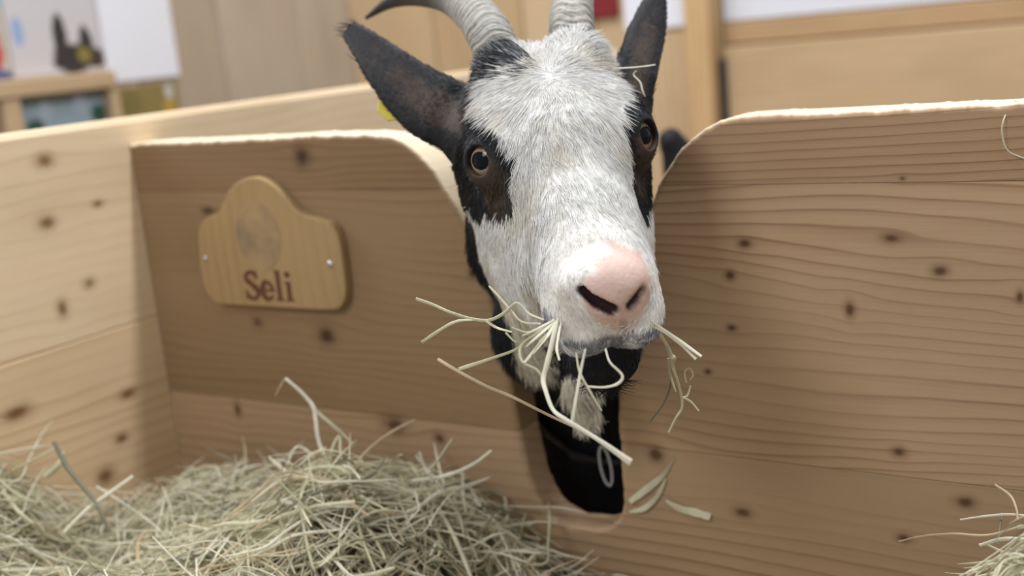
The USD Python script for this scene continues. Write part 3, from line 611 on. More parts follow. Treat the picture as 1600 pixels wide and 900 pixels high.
for mir in (0, 1):
    m, tone = horn_mesh(mir)
    if mir == 0:
        M_horn = usdkit.material(stage, '/World/Looks/horn', {'a': ('attribute', {'attribute': 'along'}), 'g': ('geometry', {}), 'n': ('noise_texture', {'scale': 300., 'detail': 4.}), 'n2': ('noise_texture', {'scale': 60., 'detail': 3.}),
            'r': ('rgb_ramp', {'ramp': [(0, lin(182, 179, 172)), (.30, lin(176, 174, 168)), (.44, lin(128, 125, 122)), (.56, lin(66, 64, 66)), (.75, lin(38, 38, 42)), (1, lin(26, 26, 30))]}),
            'vr': ('rgb_ramp', {'ramp': [(.3, (.72, .70, .68)), (.55, (1, 1, 1))]}), 'v2': ('rgb_ramp', {'ramp': [(.35, (.82, .82, .84)), (.6, (1, 1, .98))]}), 'mm': ('mix_color', {'blend_type': 'multiply', 'fac': .8}), 'm2': ('mix_color', {'blend_type': 'multiply', 'fac': .8}),
            'sp': ('separate_xyz', {}), 'ma': ('math', {'math_type': 'multiply', 'value2': 230.}), 'mx': ('math', {'math_type': 'multiply', 'value2': 45.}), 'mz': ('math', {'math_type': 'multiply', 'value2': 45.}), 'cv': ('combine_xyz', {}), 'n3': ('noise_texture', {'scale': 1., 'detail': 3.}), 'v3': ('rgb_ramp', {'ramp': [(.30, (.50, .47, .44)), (.44, (.92, .91, .90)), (.6, (1, 1, 1))]}), 'm3': ('mix_color', {'blend_type': 'multiply', 'fac': .9}),
            'b': ('bump', {'strength': .5, 'distance': .0010}), 'p': ('principled_bsdf', {'roughness': .55, 'specular_ior_level': .35})},
            [('a.fac', 'r.fac'), ('g.position', 'n.vector'), ('g.position', 'n2.vector'), ('n.fac', 'vr.fac'), ('n2.fac', 'v2.fac'), ('r.color', 'mm.a'), ('vr.color', 'mm.b'), ('mm.result', 'm2.a'), ('v2.color', 'm2.b'), ('a.fac', 'ma.value1'), ('g.position', 'sp.vector'), ('sp.x', 'mx.value1'), ('sp.z', 'mz.value1'), ('ma.value', 'cv.x'), ('mx.value', 'cv.y'), ('mz.value', 'cv.z'), ('cv.vector', 'n3.vector'), ('n3.fac', 'v3.fac'), ('m2.result', 'm3.a'), ('v3.color', 'm3.b'), ('m3.result', 'p.base_color'), ('n3.fac', 'b.height'), ('b.normal', 'p.normal')], 'p.BSDF')
    h = obj('horn', m, M_horn, goat, smooth=True)
    UsdGeom.PrimvarsAPI(h).CreatePrimvar('along', Sdf.ValueTypeNames.FloatArray, 'vertex').Set(Vt.FloatArray.FromNumpy(tone.astype(np.float32)))
    tag(h, 'grey ringed horn curving back to a dark tip' if not mir else 'grey ringed horn rising out of the picture')
# --- eyes
M_iris = simple('amber_iris', lin(188, 170, 136), .15, .4, var=(900, lin(140, 124, 94)))
M_pup = simple('pupil', lin(8, 11, 24), .12, .22)
M_lid = simple('eyelid_skin', lin(34, 28, 28), .4, .4)
for sx in (-1, 1):
    c, dr = EYEC*[sx, 1, 1], EDIR*[sx, 1, 1]
    ball = trimesh.creation.icosphere(4, 1.); v = ball.vertices; ball.vertices = h2w(c+v*ERAD)
    ey = obj('eye', ball, M_iris, goat, smooth=True)
    ax = np.cross(dr, [0, 0, 1.]); ax /= np.linalg.norm(ax); up = np.cross(ax, dr); 
    L = []; rings = np.linspace(0, 1, 10); an = np.linspace(0, 2*np.pi, 40, endpoint=False)
    for off in (.00012, -.002):
        for r in rings:
            al = .50*r; be = .43*r
            dirs = np.array([dr+math.tan(al)*math.cos(t)*ax+math.tan(be)*math.sin(t)*up for t in an]); dirs /= np.linalg.norm(dirs, axis=1, keepdims=True); L.append(c+dirs*(ERAD+off))
    V = np.vstack(L); F = []
    for i in range(9):
        k = np.arange(40)+i*40; k2 = np.roll(np.arange(40), -1)+i*40; F += [np.c_[k, k2, k2+40], np.c_[k, k2+40, k+40]]
    pm = trimesh.Trimesh(h2w(V), np.vstack(F), process=True); 
    if (pm.face_normals.mean(0) @ (HM @ dr)) < 0: pm.invert()
    obj('pupil', pm, M_pup, ey, smooth=True)
# --- ear tag
c, w, t, nr_, b, cup = EARS[0]; k = 15
M_tag = simple('yellow_tag', lin(196, 178, 58), .4, .4)
sg = 1. if (proj_y := (h2w(c[k]+b[k]*.02)[2]-h2w(c[k])[2])) < 0 else -1.
tc = c[k]+sg*b[k]*(w[k]-.003)-nr_[k]*.0065
fr_ = np.eye(4); fr_[:3, 0] = HM @ t[k]; fr_[:3, 1] = HM @ (sg*b[k]); fr_[:3, 2] = HM @ np.cross(t[k], sg*b[k]); fr_[:3, 3] = h2w(tc)
tgm = trimesh.convex.convex_hull(np.vstack([np.array(q)+trimesh.creation.icosphere(1, .0009).vertices for q in [(-.011, -.007, 0), (.011, -.007, 0), (.011, .003, 0), (.006, .008, 0), (-.006, .008, 0), (-.011, .003, 0)]])); tgm.apply_transform(fr_)
et = obj('ear_tag', tgm, M_tag, goat, smooth=40); tag(et, 'yellow plastic ear tag')
st = trimesh.creation.cylinder(.0035, .006, sections=20); st.apply_translation((0, -.003, .001)); st.apply_transform(fr_); obj('stud', st, M_tag, et, smooth=40)
# --- collar low on the neck with a pale clip
cc = h2w(WB['n1'])*.15+h2w(WB['n2'])*.85; axn = h2w(WB['n2'])-h2w(WB['n1']); axn /= np.linalg.norm(axn)
u1 = np.cross(axn, [0, 1., 0]); u1 /= np.linalg.norm(u1); u2 = np.cross(axn, u1); V = []; an = np.linspace(0, 2*np.pi, 64, endpoint=False)
for a in an:
    d = math.cos(a)*u1+math.sin(a)*u2; r = .05
    for _ in range(40):
        s = goat_sdf(w2h((cc+d*r)[None]))[0]
        if s > 0: break
        r += .0035
    for dr2, dz in ((.003, -.010), (.006, -.008), (.006, .008), (.003, .010), (-.004, .0)): V.append(cc+d*(r+dr2)+axn*dz)
V = np.array(V); F = []
for i in range(64):
    for j in range(5):
        a0, a1 = i*5+j, i*5+(j+1) % 5; b0, b1 = ((i+1) % 64)*5+j, ((i+1) % 64)*5+(j+1) % 5; F += [(a0, b0, b1), (a0, b1, a1)]
cm = trimesh.Trimesh(V, F, process=False); trimesh.repair.fix_normals(cm)
co = obj('collar', cm, simple('black_collar', lin(20, 20, 24), .45, .4), goat, smooth=40); tag(co, 'thin black collar')

bk = EYE+ray(946, 728)*((.035-EYE[1])/ray(946, 728)[1]); bt = np.linspace(0, 2*np.pi, 40, endpoint=False)
bpts = np.array([bk+(.0042*math.cos(a)+.0035*math.sin(a)*.9)*RIGHT*1.0+(-.016*math.sin(a))*UPV-.001*FWD for a in bt]); V = []; F = []
for i in range(40):
    tt = bpts[(i+1) % 40]-bpts[i-1]; tt /= np.linalg.norm(tt); e1 = np.cross(tt, FWD); e1 /= np.linalg.norm(e1); e2 = np.cross(tt, e1)
    for j in range(8): V.append(bpts[i]+0.0011*(math.cos(j*math.pi/4)*e1+math.sin(j*math.pi/4)*e2))
    for j in range(8):
        a0, a1, b0, b1 = i*8+j, i*8+(j+1) % 8, ((i+1) % 40)*8+j, ((i+1) % 40)*8+(j+1) % 8; F += [(a0, b0, b1), (a0, b1, a1)]
bmesh = trimesh.Trimesh(np.array(V), F, process=False); trimesh.repair.fix_normals(bmesh)
tag(obj('buckle', bmesh, simple('pale_plastic', lin(150, 148, 146), .4, .4), co, smooth=True), 'pale oval buckle loop')
# --- fur
gr = np.random.default_rng(5)
tri = GV[GF]; ar = np.linalg.norm(np.cross(tri[:, 1]-tri[:, 0], tri[:, 2]-tri[:, 0]), axis=1)*.5; ctr = tri.mean(1)
wc_ = h2w(ctr); dn = np.linalg.norm(ctr-np.array([0, .02, -.02]), axis=1)
face = dn < .20; neckv = (~face) & (dn < .40) & (wc_[:, 1] < .26) & (wc_[:, 2] > .36)
facing = ((h2w(ctr)-EYE)*(np.cross(tri[:, 1]-tri[:, 0], tri[:, 2]-tri[:, 0]) @ HM.T)).sum(1) < 0
dens = np.where(face, 1.0, np.where(neckv, .30, 0.))*ar*np.where(facing, 1., .35)
dens = dens*(1+2.0*np.exp(-(np.linalg.norm(ctr-np.array([.0, -.014, .046]), axis=1)/.014)**2))
NS = 115000
fi = gr.choice(len(GF), NS, p=dens/dens.sum()); r1, r2 = np.sqrt(gr.random(NS)), gr.random(NS)
root = tri[fi, 0]*(1-r1)[:, None]+tri[fi, 1]*(r1*(1-r2))[:, None]+tri[fi, 2]*(r1*r2)[:, None]
nor = sdf_grad(root); nor /= np.maximum(np.linalg.norm(nor, axis=1, keepdims=True), 1e-9)
mirx = np.c_[np.abs(root[:, 0]), root[:, 1], root[:, 2]]
ev = mirx-EYEC; es = ev @ EDIR; erad = np.linalg.norm(ev-es[:, None]*EDIR, axis=1)
nost = np.minimum(np.linalg.norm(mirx-np.array([.0085, .1535, -.0265]), axis=1), np.linalg.norm(mirx-np.array([.016, .150, -.0195]), axis=1))
W = np.array([.0, -.014, .046]); f0 = root-W; f0 -= (f0*nor).sum(1)[:, None]*nor; f0 /= np.linalg.norm(f0, axis=1, keepdims=True)+1e-9
nt = np.clip((np.linalg.norm(root-W, axis=1)-.01)/.02, 0, 1)
cl, _ = coat(root+f0*(.0050*nt*gr.uniform(.3, 1.3, NS))[:, None]*(np.abs(root[:, 0]) < .056)[:, None], .0045, 17)
keep = ~((erad < .0120) & (es > 0)) & ~(nost < .0055) & ~(cl == 6) & ~((cl == 3) & (gr.random(NS) < .55))
hornb = np.minimum(np.linalg.norm(root[:, None]-hc_[None, 20:90:6], axis=2).min(1), np.linalg.norm(root[:, None]-(hc_*[-1, 1, 1])[None, 20:90:6], axis=2).min(1)) < .0172
keep &= ~hornb
root, nor, cl, erad, es = root[keep], nor[keep], cl[keep], erad[keep], es[keep]; n = len(root)
# flow: out from a whorl on the brow over the face, along the ears, down the neck
W = np.array([.0, -.014, .046]); fl = root-W; fl[:, 2] -= .012*np.clip((root[:, 1]-.05)/.1, 0, 1)
fl += np.array([0, .35, -.5])*np.clip((root[:, 1]-.09)/.05, 0, 1)[:, None]*.06
fl /= np.linalg.norm(fl, axis=1, keepdims=True)+1e-9
isear = np.zeros(n, bool); eart = np.zeros(n)
for E in EARS:
    c, w, t, nr_, b, cup = E; k = np.argmin(((root[:, None]-c[None, ::4])**2).sum(-1), 1)*4; d = np.linalg.norm(root-c[k], axis=1)
    on = (d < w[k]*1.25+.004) & (np.abs(root[:, 0]) > .056); fl[on] = t[k][on]; isear |= on; eart[on] = (k/(len(c)-1.))[on]
dnr = np.linalg.norm(root-np.array([0, .02, -.02]), axis=1); nk = ((dnr > .17) | (root[:, 2] < -.10)) & (np.abs(root[:, 0]) < .075); fl[nk & ~isear] = w2h(np.array([0, .0, -1.]))-w2h(np.zeros(3))
swirl = np.stack([meshkit.noise(root*95+k*17, 40+k)-.5 for k in range(3)], -1)*1.35+np.stack([meshkit.noise(root*330+k*11, 60+k)-.5 for k in range(3)], -1)*.8+gr.normal(0, .10, (n, 3))
fl = fl+gr.normal(0, 1.6, (n, 3))*np.exp(-(np.linalg.norm(root-W, axis=1)/.0075)**2)[:, None]
fl = fl+swirl*np.where(isear, .30, .8)[:, None]
fl -= (fl*nor).sum(1)[:, None]*nor; fl /= np.linalg.norm(fl, axis=1, keepdims=True)+1e-9
ln = np.where(isear, .0048, .0086)*gr.uniform(.65, 1.3, n)
ln *= np.where((cl == 0) & (root[:, 1] < .10) & ~isear, 1.28, 1.)
ln *= np.where(cl == 3, .22, 1.)*np.where(root[:, 1] > .105, .55, 1.)*np.clip((erad-.009)/.014, .25, 1.)
ln = np.where(nk & ~isear, .017*gr.uniform(.6, 1.3, n), ln)
ln *= np.where(isear, np.clip(1.9-1.5*eart, .4, 1), 1)
forelock = (root[:, 2] > .028) & (root[:, 1] < -.02) & ~isear; ln[forelock] *= 1.35
lift = np.where(isear, .18, .21)*gr.uniform(.5, 1.5, n)
P = np.zeros((n, 4, 3)); P[:, 0] = root-nor*.0004; g_ = HM.T @ np.array([0, 0, -1.])
for i, sg in enumerate((.33, .66, 1.)):
    dirv = fl*np.cos(lift*(1-.55*sg))[:, None]+nor*np.sin(lift*(1-.55*sg))[:, None]+g_*.12*sg
    dirv /= np.linalg.norm(dirv, axis=1, keepdims=True); P[:, i+1] = P[:, i]+dirv*(ln/3)[:, None]
PW = h2w(P.reshape(-1, 3)).reshape(n, 4, 3)
wd = np.array([.00042, .00042, .00031, .00008])
def hairmat(name, col, tip, rough=.45):
    warm = {'white_fur': lin(210, 205, 193)}.get(name, col)
    return usdkit.material(stage, '/World/Looks/'+name, {'g': ('geometry', {}), 'n': ('noise_texture', {'scale': 220., 'detail': 2.}), 'r': ('rgb_ramp', {'ramp': [(.3, col), (.7, tip)]}), 'nw': ('noise_texture', {'scale': 28., 'detail': 2.}), 'rw': ('rgb_ramp', {'ramp': [(.48, (0,)*3), (.68, (.75,)*3)]}), 'bw': ('rgb_to_bw', {}), 'mw': ('mix_color', {'b': warm}), 'p': ('principled_bsdf', {'roughness': rough, 'specular_ior_level': .3, 'diffuse_roughness': .5})},
                           [('g.position', 'n.vector'), ('g.position', 'nw.vector'), ('nw.fac', 'rw.fac'), ('rw.color', 'bw.color'), ('bw.val', 'mw.fac'), ('n.fac', 'r.fac'), ('r.color', 'mw.a'), ('mw.result', 'p.base_color')], 'p.BSDF')
FUR = {0: ('white_fur', lin(213, 212, 210), lin(234, 233, 231)), 1: ('black_fur', lin(18, 19, 23), lin(37, 39, 46)), 2: ('brown_fur', lin(50, 42, 37), lin(84, 72, 63)), 3: ('nose_down', lin(220, 190, 180), lin(236, 216, 208)), 4: ('grey_fur', lin(110, 112, 120), lin(196, 196, 200)), 5: ('cream_fur', lin(204, 196, 178), lin(226, 220, 206))}
for k, (nm, c0, c1) in FUR.items():
    m = cl == k
    if m.any(): tag(curves(nm, list(PW[m]), [wd*f for f in gr.uniform(.8, 1.3, m.sum())], hairmat(nm, c0, c1), goat), kind='stuff')
# ================================================================ hay
HAYC = [lin(234, 230, 208), lin(220, 215, 184), lin(190, 186, 152), lin(204, 184, 152), lin(134, 130, 108)]
def haymat(i):
    c = HAYC[i]
    return usdkit.material(stage, f'/World/Looks/hay_{("pale", "straw", "green", "tan", "dark")[i]}', {'g': ('geometry', {}), 'n': ('noise_texture', {'scale': 38., 'detail': 3.}), 'r': ('rgb_ramp', {'ramp': [(.3, tuple(.72*x for x in c)), (.6, c), (.8, tuple(min(1, 1.15*x) for x in c))]}),
        'p': ('principled_bsdf', {'roughness': .55, 'specular_ior_level': .35}), 't': ('translucent_bsdf', {}), 'm': ('mix_closure', {'fac': .18})},
        [('g.position', 'n.vector'), ('n.fac', 'r.fac'), ('r.color', 'p.base_color'), ('r.color', 't.color'), ('p.BSDF', 'm.closure1'), ('t.BSDF', 'm.closure2')], 'm.closure')
MH = [haymat(i) for i in range(5)]
def stalk_mesh(pts, w, flatten=.5, sides=7, n=7, rough=.08, seed=0):
    """swept stalk; w = widths (m) along it"""
    c = smooth_line(np.array(pts), n); s = np.linspace(0, 1, len(c)); r = np.interp(s, np.linspace(0, 1, len(w)), w)*.5
    r = r*(1+(meshkit.noise(np.c_[s*14, s*0+seed, s*0], 3)-.5)*rough*2)
    t = np.gradient(c, axis=0); t /= np.linalg.norm(t, axis=1, keepdims=True); V = []; F = []; ref = FWD-(t @ FWD)[:, None]*t; ref /= np.linalg.norm(ref, axis=1, keepdims=True); sd = np.cross(t, ref)
    for i in range(len(c)):
        tw = .5*math.sin(seed+s[i]*3); e1 = sd[i]*math.cos(tw)+ref[i]*math.sin(tw); e2 = np.cross(t[i], e1)
        for j in range(sides): a = 2*math.pi*j/sides; V.append(c[i]+r[i]*(math.cos(a)*e1+flatten*math.sin(a)*e2))
    for i in range(len(c)-1):
        for j in range(sides): a0, a1 = i*sides+j, i*sides+(j+1) % sides; F += [(a0, a1, a1+sides), (a0, a1+sides, a0+sides)]
    V += [c[0], c[-1]]; N = len(V)
    for j in range(sides): F += [(N-2, (j+1) % sides, j), (N-1, (len(c)-1)*sides+j, (len(c)-1)*sides+(j+1) % sides)]
    m = trimesh.Trimesh(np.array(V), F, process=False)
    if m.volume < 0: m.invert()
    return m
def P_(*pd):
    """points from (direction, distance) sightings"""
    return [EYE+ray(a, b)*d for a, b, d in pd]
def stalk(label, pts, wpx, mat, group=None, flatten=.5, seed=0, dep=None):
    d = np.mean([np.dot(q-EYE, FWD) for q in pts]); w = [x*d/FPX for x in wpx]
    return tag(obj('hay_stalk', stalk_mesh(pts, w, flatten, seed=seed), mat, None, smooth=60), label, 'hay stalk', group)
def onb(a, b, y=-.0022):
    r = ray(a, b); return EYE+r*((y-EYE[1])/r[1])
# held in the mouth
stalk('thickest pale hay stalk, bent, from the mouth down to the lower right of the slot', P_((872, 498, .640), (866, 522, .632), (856, 565, .622), (849, 592, .617), (853, 612, .613), (864, 640, .608), (884, 656, .603), (930, 684, .595), (965, 708, .588), (986, 723, .584)), [5, 8, 10, 9, 7, 6, 7, 7, 9, 12], MH[0], seed=1)
stalk('long dull brown hay stalk crossing the slot below the chin', P_((684, 561, .735), (712, 578, .730), (757, 602, .722), (800, 620, .716), (850, 645, .708), (898, 668, .700)), [6, 5, 5, 5, 5, 4], MH[3], seed=2)
stalk('straight pale hay stalk from the mouth corner pointing left and slightly down', P_((717, 577, .665), (765, 561, .655), (808, 545, .645), (838, 522, .640), (862, 502, .642)), [6, 5, 5, 5, 4], MH[1], seed=3)
sg_ = thing('hay_sprig', 'forked dry hay sprig sticking out left of the mouth', 'hay sprig', tuple(EYE+ray(740, 499)*.68))
obj('stem', stalk_mesh(P_((650, 467, .70), (676, 476, .696), (706, 489, .69), (740, 499, .684), (766, 500, .678), (790, 488, .671), (808, 474, .667), (826, 490, .664), (850, 500, .655)), [.0022, .002, .002, .0022, .0022, .002, .0017, .0015, .0012], seed=4), MH[1], sg_, smooth=60)
obj('twig', stalk_mesh(P_((659, 535, .69), (690, 514, .688), (714, 502, .686), (740, 499.5, .684)), [.0022, .0019, .0018, .0016], seed=5), MH[1], sg_, smooth=60)
obj('twig', stalk_mesh(P_((758, 500, .679), (776, 512, .676), (800, 519, .671)), [.0018, .0016, .0012], seed=6), MH[1], sg_, smooth=60)
G1 = 'thin hay stalks fanning out of the mouth'
LG = ['wavy thin hay stalk rising up the white cheek above the forked sprig', 'short pale hay stalk, uppermost of the fan at the mouth corner', 'short pale hay stalk, second from the top of the fan at the mouth',
      'wide short pale hay stalk slanting down left from the mouth, beside the thickest stalk', 'short hay stalk hanging straight down, rightmost of the fan at the mouth corner', 'thin kinked hay stalk looping down left then joining the thickest stalk',
      'thin greenish hay stalk bowed across the throat left of the mouth', 'very fine hay stalk level with the mouth corner in the fan', 'short greenish hay stalk in the middle of the fan at the mouth']
for k, (p, w, m) in enumerate([(((764, 447, .685), (780, 464, .68), (799, 486, .672), (816, 503, .664), (845, 506, .655)), (3, 4, 4, 3, 3), 1), (((816, 525, .632), (838, 515, .636), (866, 500, .643)), (4, 4, 4), 0), (((822, 542, .630), (842, 524, .634), (868, 502, .643)), (3, 5, 4), 0),
        (((819, 567, .622), (838, 545, .627), (858, 521, .635), (870, 502, .643)), (4, 6, 6, 4), 0), (((874, 563, .615), (870, 545, .620), (873, 522, .628), (877, 503, .640)), (4, 4, 4, 3), 0), (((848, 588, .620), (836, 576, .621), (817, 566, .623), (812, 548, .626), (822, 532, .630), (864, 506, .642)), (4, 4, 4, 4, 3, 3), 1),
        (((790, 520, .650), (808, 535, .642), (832, 528, .640), (862, 508, .643)), (3, 3, 3, 3), 2), (((800, 512, .66), (826, 519, .648), (866, 508, .644)), (3, 3, 3), 1), (((830, 556, .624), (846, 532, .630), (872, 506, .643)), (3, 4, 3), 2)]):
    stalk(LG[k], P_(*p), w, MH[m], None, seed=10+k)
stalk('pale hay stalk hanging from the lip in front of the wattle', P_((915, 545, .612), (909, 572, .610), (902, 610, .608), (893, 662, .606)), [4, 5, 5, 6], MH[0], seed=20)
stalk('fine hay stalk curving down right across the wattle', P_((900, 551, .616), (906, 582, .613), (922, 612, .611), (940, 642, .610)), [3, 4, 4, 3], MH[1], seed=21)
stalk('fine hay stalk hooked below the black chin', P_((946, 545, .608), (953, 566, .602), (972, 586, .598), (966, 599, .598), (945, 605, .600), (918, 604, .602)), [3, 3, 4, 5, 3, 3], MH[0], seed=22)
stalk('straight pale hay stalk pointing right from the right mouth corner, upper and longer of two', P_((1012, 498, .650), (1032, 512, .648), (1060, 531, .645), (1096, 557, .640)), [3, 4, 5, 5], MH[0], None, seed=23)
stalk('straight pale hay stalk pointing right from the right mouth corner, lower of two', P_((1014, 508, .650), (1034, 517, .648), (1062, 537, .645), (1088, 561, .641)), [3, 4, 4, 6], MH[1], None, seed=24)
sg2 = thing('hay_sprig', 'tangled thin hay sprig hanging right of the mouth before the board', 'hay sprig', tuple(EYE+ray(1050, 560)*.68))
for k, (p, w, m) in enumerate([(((1016, 500, .652), (1030, 520, .66), (1046, 548, .672), (1052, 575, .68), (1061, 602, .69), (1066, 634, .70), (1055, 655, .70), (1045, 676, .70)), (.0015, .0018, .0022, .0018, .0016, .0018, .0016, .0018), 1), (((1040, 535, .668), (1048, 556, .672), (1053, 560, .672), (1050, 575, .675)), (.002, .0035, .0035, .001), 2),
        (((1046, 570, .69), (1048, 600, .70), (1036, 632, .71), (1016, 658, .715)), (.0012, .0014, .0013, .0012), 4), (((1064, 622, .70), (1074, 618, .70), (1079, 602, .70)), (.0014, .0013, .0012), 1), (((1066, 620, .70), (1080, 628, .70), (1092, 642, .70)), (.0012, .0012, .0010), 1), (((1072, 598, .69), (1070, 582, .69), (1077, 576, .69), (1083, 586, .69), (1078, 594, .69)), (.0010, .0013, .0013, .0012, .0008), 3),
        (((1044, 560, .68), (1047, 585, .69), (1056, 612, .69)), (.0016, .0018, .0012), 2)]):
    obj('stem' if k == 0 else 'twig', stalk_mesh(P_(*p), w, seed=30+k), MH[m], sg2, smooth=60)
# clinging to the boards and the ear
stalk('flat tan hay blade stuck to the board right of the slot, upper of two', [onb(1053, 717), onb(1036, 742), onb(1010, 764), onb(984, 784)], [3, 8, 13, 9], MH[1], flatten=.12, seed=40)
stalk('flat tan hay blade stuck to the board right of the slot, lower of two', [onb(1040, 748), onb(1026, 776), onb(1006, 794), onb(984, 800)], [4, 8, 10, 5], MH[1], flatten=.12, seed=41)
stalk('broad tan hay flake with a pale end stuck low on the right board', [onb(1040, 782), onb(1062, 795), onb(1086, 801), onb(1110, 808)], [6, 13, 13, 12], MH[1], flatten=.12, seed=42)
stalk('fine curved hay stalk draped over the top edge of the right board', [EYE+ray(1588, 157)*.697, EYE+ray(1579, 166)*.698, onb(1568, 188, -.003), onb(1566, 210, -.004), onb(1575, 235, -.003), onb(1602, 248, -.003)], [3, 3, 3, 3, 3, 3], MH[0], seed=43)
stalk('fine pale hay stalk lying straight across the right ear', P_((957, 107, .772), (980, 106, .770), (1004, 104, .772), (1024, 101, .785)), [2, 3, 3, 2], MH[0], seed=44)
stalk('fine kinked hay stalk hanging on the right ear base', P_((995, 110, .770), (990, 117, .770), (1000, 128, .769), (1004, 142, .768), (1008, 151, .768)), [2, 3, 3, 3, 2], MH[0], seed=45)
# heaps in the trough
M_core_hay = simple('hay_core', lin(74, 68, 50), .9, .1, bump=(220, .8, .01), var=(160, lin(112, 104, 80)))  # core darkened: shade in the gaps between strands put into its colour
def bump_(x, y, cx, cy, sx, sy, h): return h*np.exp(-((x-cx)/sx)**2-((y-cy)/sy)**2)
def heap1(x, y):
    h = .345+bump_(x, y, -.15, -.11, .135, .16, .125)+bump_(x, y, -.47, -.30, .09, .16, .195)+bump_(x, y, -.20, -.36, .25, .12, .10)+bump_(x, y, -.33, -.09, .07, .10, .055)
    h = h+(meshkit.fbm(np.stack([x*14, y*14, x*0], -1), 3, 21)-.5)*.045
    return np.where(x > .03, h-.35*(x-.03), h)
def heap2(x, y):
    h = .32+bump_(x, y, .372, -.15, .075, .10, .205)
    return h+(meshkit.fbm(np.stack([x*16, y*16, x*0], -1), 3, 25)-.5)*.03
def heap(label, hf, x0, x1, y0, y1, n, seed, tall, group=None):
    g = np.random.default_rng(seed)
    hp_ = thing('hay_heap', label, 'hay', ((x0+x1)/2, (y0+y1)/2, .30), kind='stuff')
    nx, ny = int((x1-x0)/.012), int((y1-y0)/.012); X, Y = np.meshgrid(np.linspace(x0, x1, nx), np.linspace(y0, y1, ny), indexing='ij')
    Z = np.maximum(hf(X, Y)-.016, .3005); top = np.stack([X, Y, Z], -1).reshape(-1, 3); k = (np.arange(nx-1)[:, None]*ny+np.arange(ny-1)).ravel()
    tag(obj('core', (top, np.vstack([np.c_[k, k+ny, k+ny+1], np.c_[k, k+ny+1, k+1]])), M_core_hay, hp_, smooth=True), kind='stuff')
    S = [[] for _ in range(5)]; Wd = [[] for _ in range(5)]
    cx, cy = g.uniform(x0, x1, n), g.uniform(y0, y1, n); zz = hf(cx, cy); ok = zz > .318
    az = g.uniform(0, 2*np.pi, n); ln = np.minimum(g.gamma(3., .022, n)+.02, .15); til = g.normal(.05, .22, n); dep = g.uniform(-.014, .017, n); ci = g.choice(5, n, p=[.30, .30, .20, .10, .10]); cu = g.normal(0, 6., n); wd = g.choice([.0008, .0011, .0015, .0022, .0034], n, p=[.22, .30, .27, .15, .06]); ki = g.random(n)
    for i in np.flatnonzero(ok):
        m = 7; s = np.linspace(-.5, .5, m)*ln[i]; a = az[i]+cu[i]*s*(1 if ki[i] > .3 else 0)+(.9*(s > 0) if ki[i] < .22 else 0)
        dx, dy = np.cos(a)*np.gradient(s), np.sin(a)*np.gradient(s); x = cx[i]+np.cumsum(dx)-dx.sum()/2; y = cy[i]+np.cumsum(dy)-dy.sum()/2
        if x.min() < -.4575 or y.max() > -.003 or y.min() < -.60: 
            if x.min() < -.468 or y.max() > .008: continue
            x = np.clip(x, -.4572, .78); y = np.clip(y, -.60, -.0035)
        z = .55*hf(x, y)+.45*zz[i]+dep[i]+til[i]*s+.004*np.sin(s*60+i); z = np.maximum(z, .302)
        S[ci[i]].append(np.stack([x, y, z], 1)); w = np.full(m, wd[i]); w[0] *= .6; w[-1] *= .35; Wd[ci[i]].append(w)
    for p, w, c in tall:
        q = smooth_line(np.array(p), 5); S[c].append(q); Wd[c].append(np.interp(np.linspace(0, 1, len(q)), np.linspace(0, 1, len(w)), w))
    for c, nm in enumerate(('pale_hay', 'straw_hay', 'green_hay', 'tan_hay', 'dark_hay')):
        if S[c]: tag(curves(nm, S[c], Wd[c], MH[c], hp_), kind='stuff')
mm = lambda *a: [x*.001 for x in a]
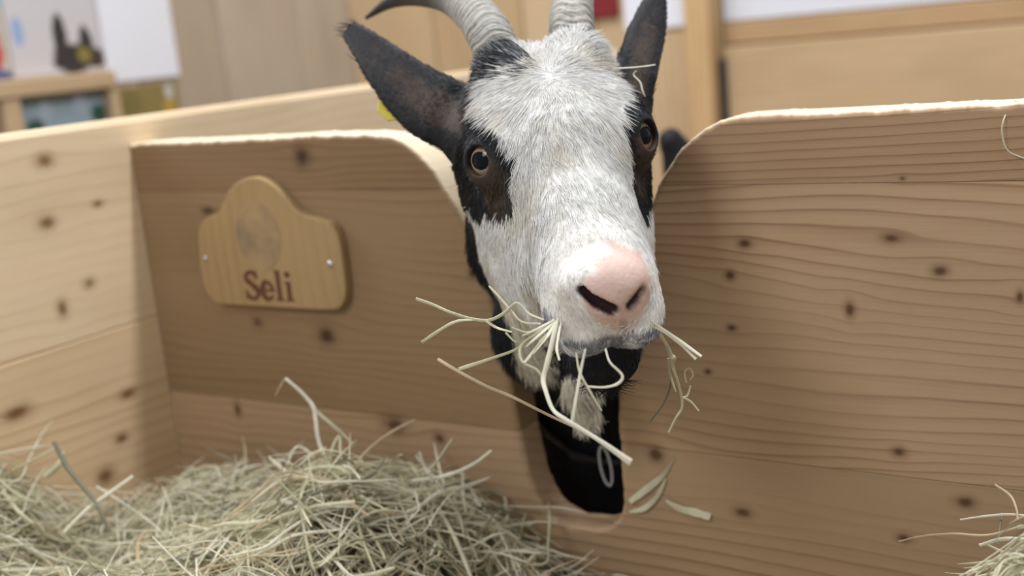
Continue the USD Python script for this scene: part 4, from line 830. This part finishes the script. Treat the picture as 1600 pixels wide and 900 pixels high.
heap('large loose heap of pale green hay against the left partition and board', heap1, -.457, .12, -.55, -.004, 9500, 77, [
    (P_((640, 752, .90), (690, 745, .89), (735, 728, .885), (768, 704, .88)), mm(3, 3, 2.6, 1.5), 0), (P_((655, 706, .90), (664, 730, .90), (676, 752, .89)), mm(2.5, 2.5, 2), 0), (P_((672, 735, .9), (690, 710, .9), (706, 686, .9)), mm(1.8, 1.6, 1.2), 1),
    (P_((84, 690, .93), (104, 728, .92), (128, 758, .91), (152, 790, .90), (172, 832, .895)), mm(3, 4, 4, 3, 3), 4), (P_((100, 832, .89), (136, 796, .90), (172, 770, .91), (208, 744, .92)), mm(3, 3, 3.2, 2.4), 0), (P_((80, 760, .93), (160, 766, .95), (245, 776, .97)), mm(1.8, 1.8, 1.5), 3),
    (P_((150, 760, .93), (190, 785, .93), (240, 820, .93), (268, 850, .925)), mm(2.2, 2.2, 2, 2), 0), (P_((20, 735, .94), (60, 715, .95), (86, 700, .96)), mm(2, 2, 1.6), 2), (P_((70, 745, .94), (92, 725, .95), (100, 705, .96)), mm(5, 5.5, 3), 2),
    (P_((445, 735, .92), (462, 700, .92), (482, 706, .92), (500, 730, .92)), mm(2.4, 2.6, 2.4, 2), 0), (P_((515, 740, .90), (518, 705, .905), (530, 682, .91), (532, 715, .905)), mm(2.4, 2.4, 2.2, 2.4), 1)] )
st1 = thing('hay_sprig', 'tall forked pale hay sprig standing up from the large heap', 'hay sprig', tuple(EYE+ray(505, 720)*.90))
obj('stem', stalk_mesh(P_((528, 748, .895), (514, 728, .90), (498, 690, .905), (493, 655, .91), (489, 635, .912), (470, 612, .917), (446, 591, .92)), mm(4, 4.2, 3.8, 3.8, 4, 3, 2.6), seed=51), MH[0], st1, smooth=60)
obj('twig', stalk_mesh(P_((489, 638, .912), (512, 658, .912), (533, 676, .912), (551, 693, .912)), mm(2.8, 2.8, 2.6, 2.2), seed=52), MH[1], st1, smooth=60)
obj('twig', stalk_mesh(P_((446, 591, .92), (438, 603, .925), (430, 618, .93)), mm(1.8, 1.6, 1), seed=53), MH[3], st1, smooth=60)
heap('small dark heap of loose hay in the lower right corner of the trough', heap2, .25, .62, -.34, -.004, 3000, 78, [
    (P_((1404, 846, .72), (1440, 838, .70), (1490, 834, .68), (1545, 836, .67), (1610, 818, .66)), mm(.9, 1.1, 1.3, 1.5, 1.6), 3), (P_((1500, 812, .70), (1545, 806, .69), (1580, 804, .68), (1620, 808, .67)), mm(1, 1.5, 1.5, 1.5), 0),
    (P_((1554, 757, .70), (1578, 774, .69), (1588, 795, .68), (1590, 812, .67)), mm(1.3, 1.6, 1.4, 1.2), 3), (P_((1530, 852, .68), (1570, 842, .67), (1625, 845, .66)), mm(1.8, 2.4, 2.4), 0), (P_((1545, 905, .64), (1572, 880, .64), (1600, 850, .64)), mm(2, 2.4, 2), 0),
    (P_((1540, 850, .68), (1580, 870, .67), (1620, 900, .66)), mm(1.5, 1.8, 1.8), 1), (P_((1566, 800, .69), (1562, 825, .68), (1560, 850, .67)), mm(1, 1.2, 1), 4)])
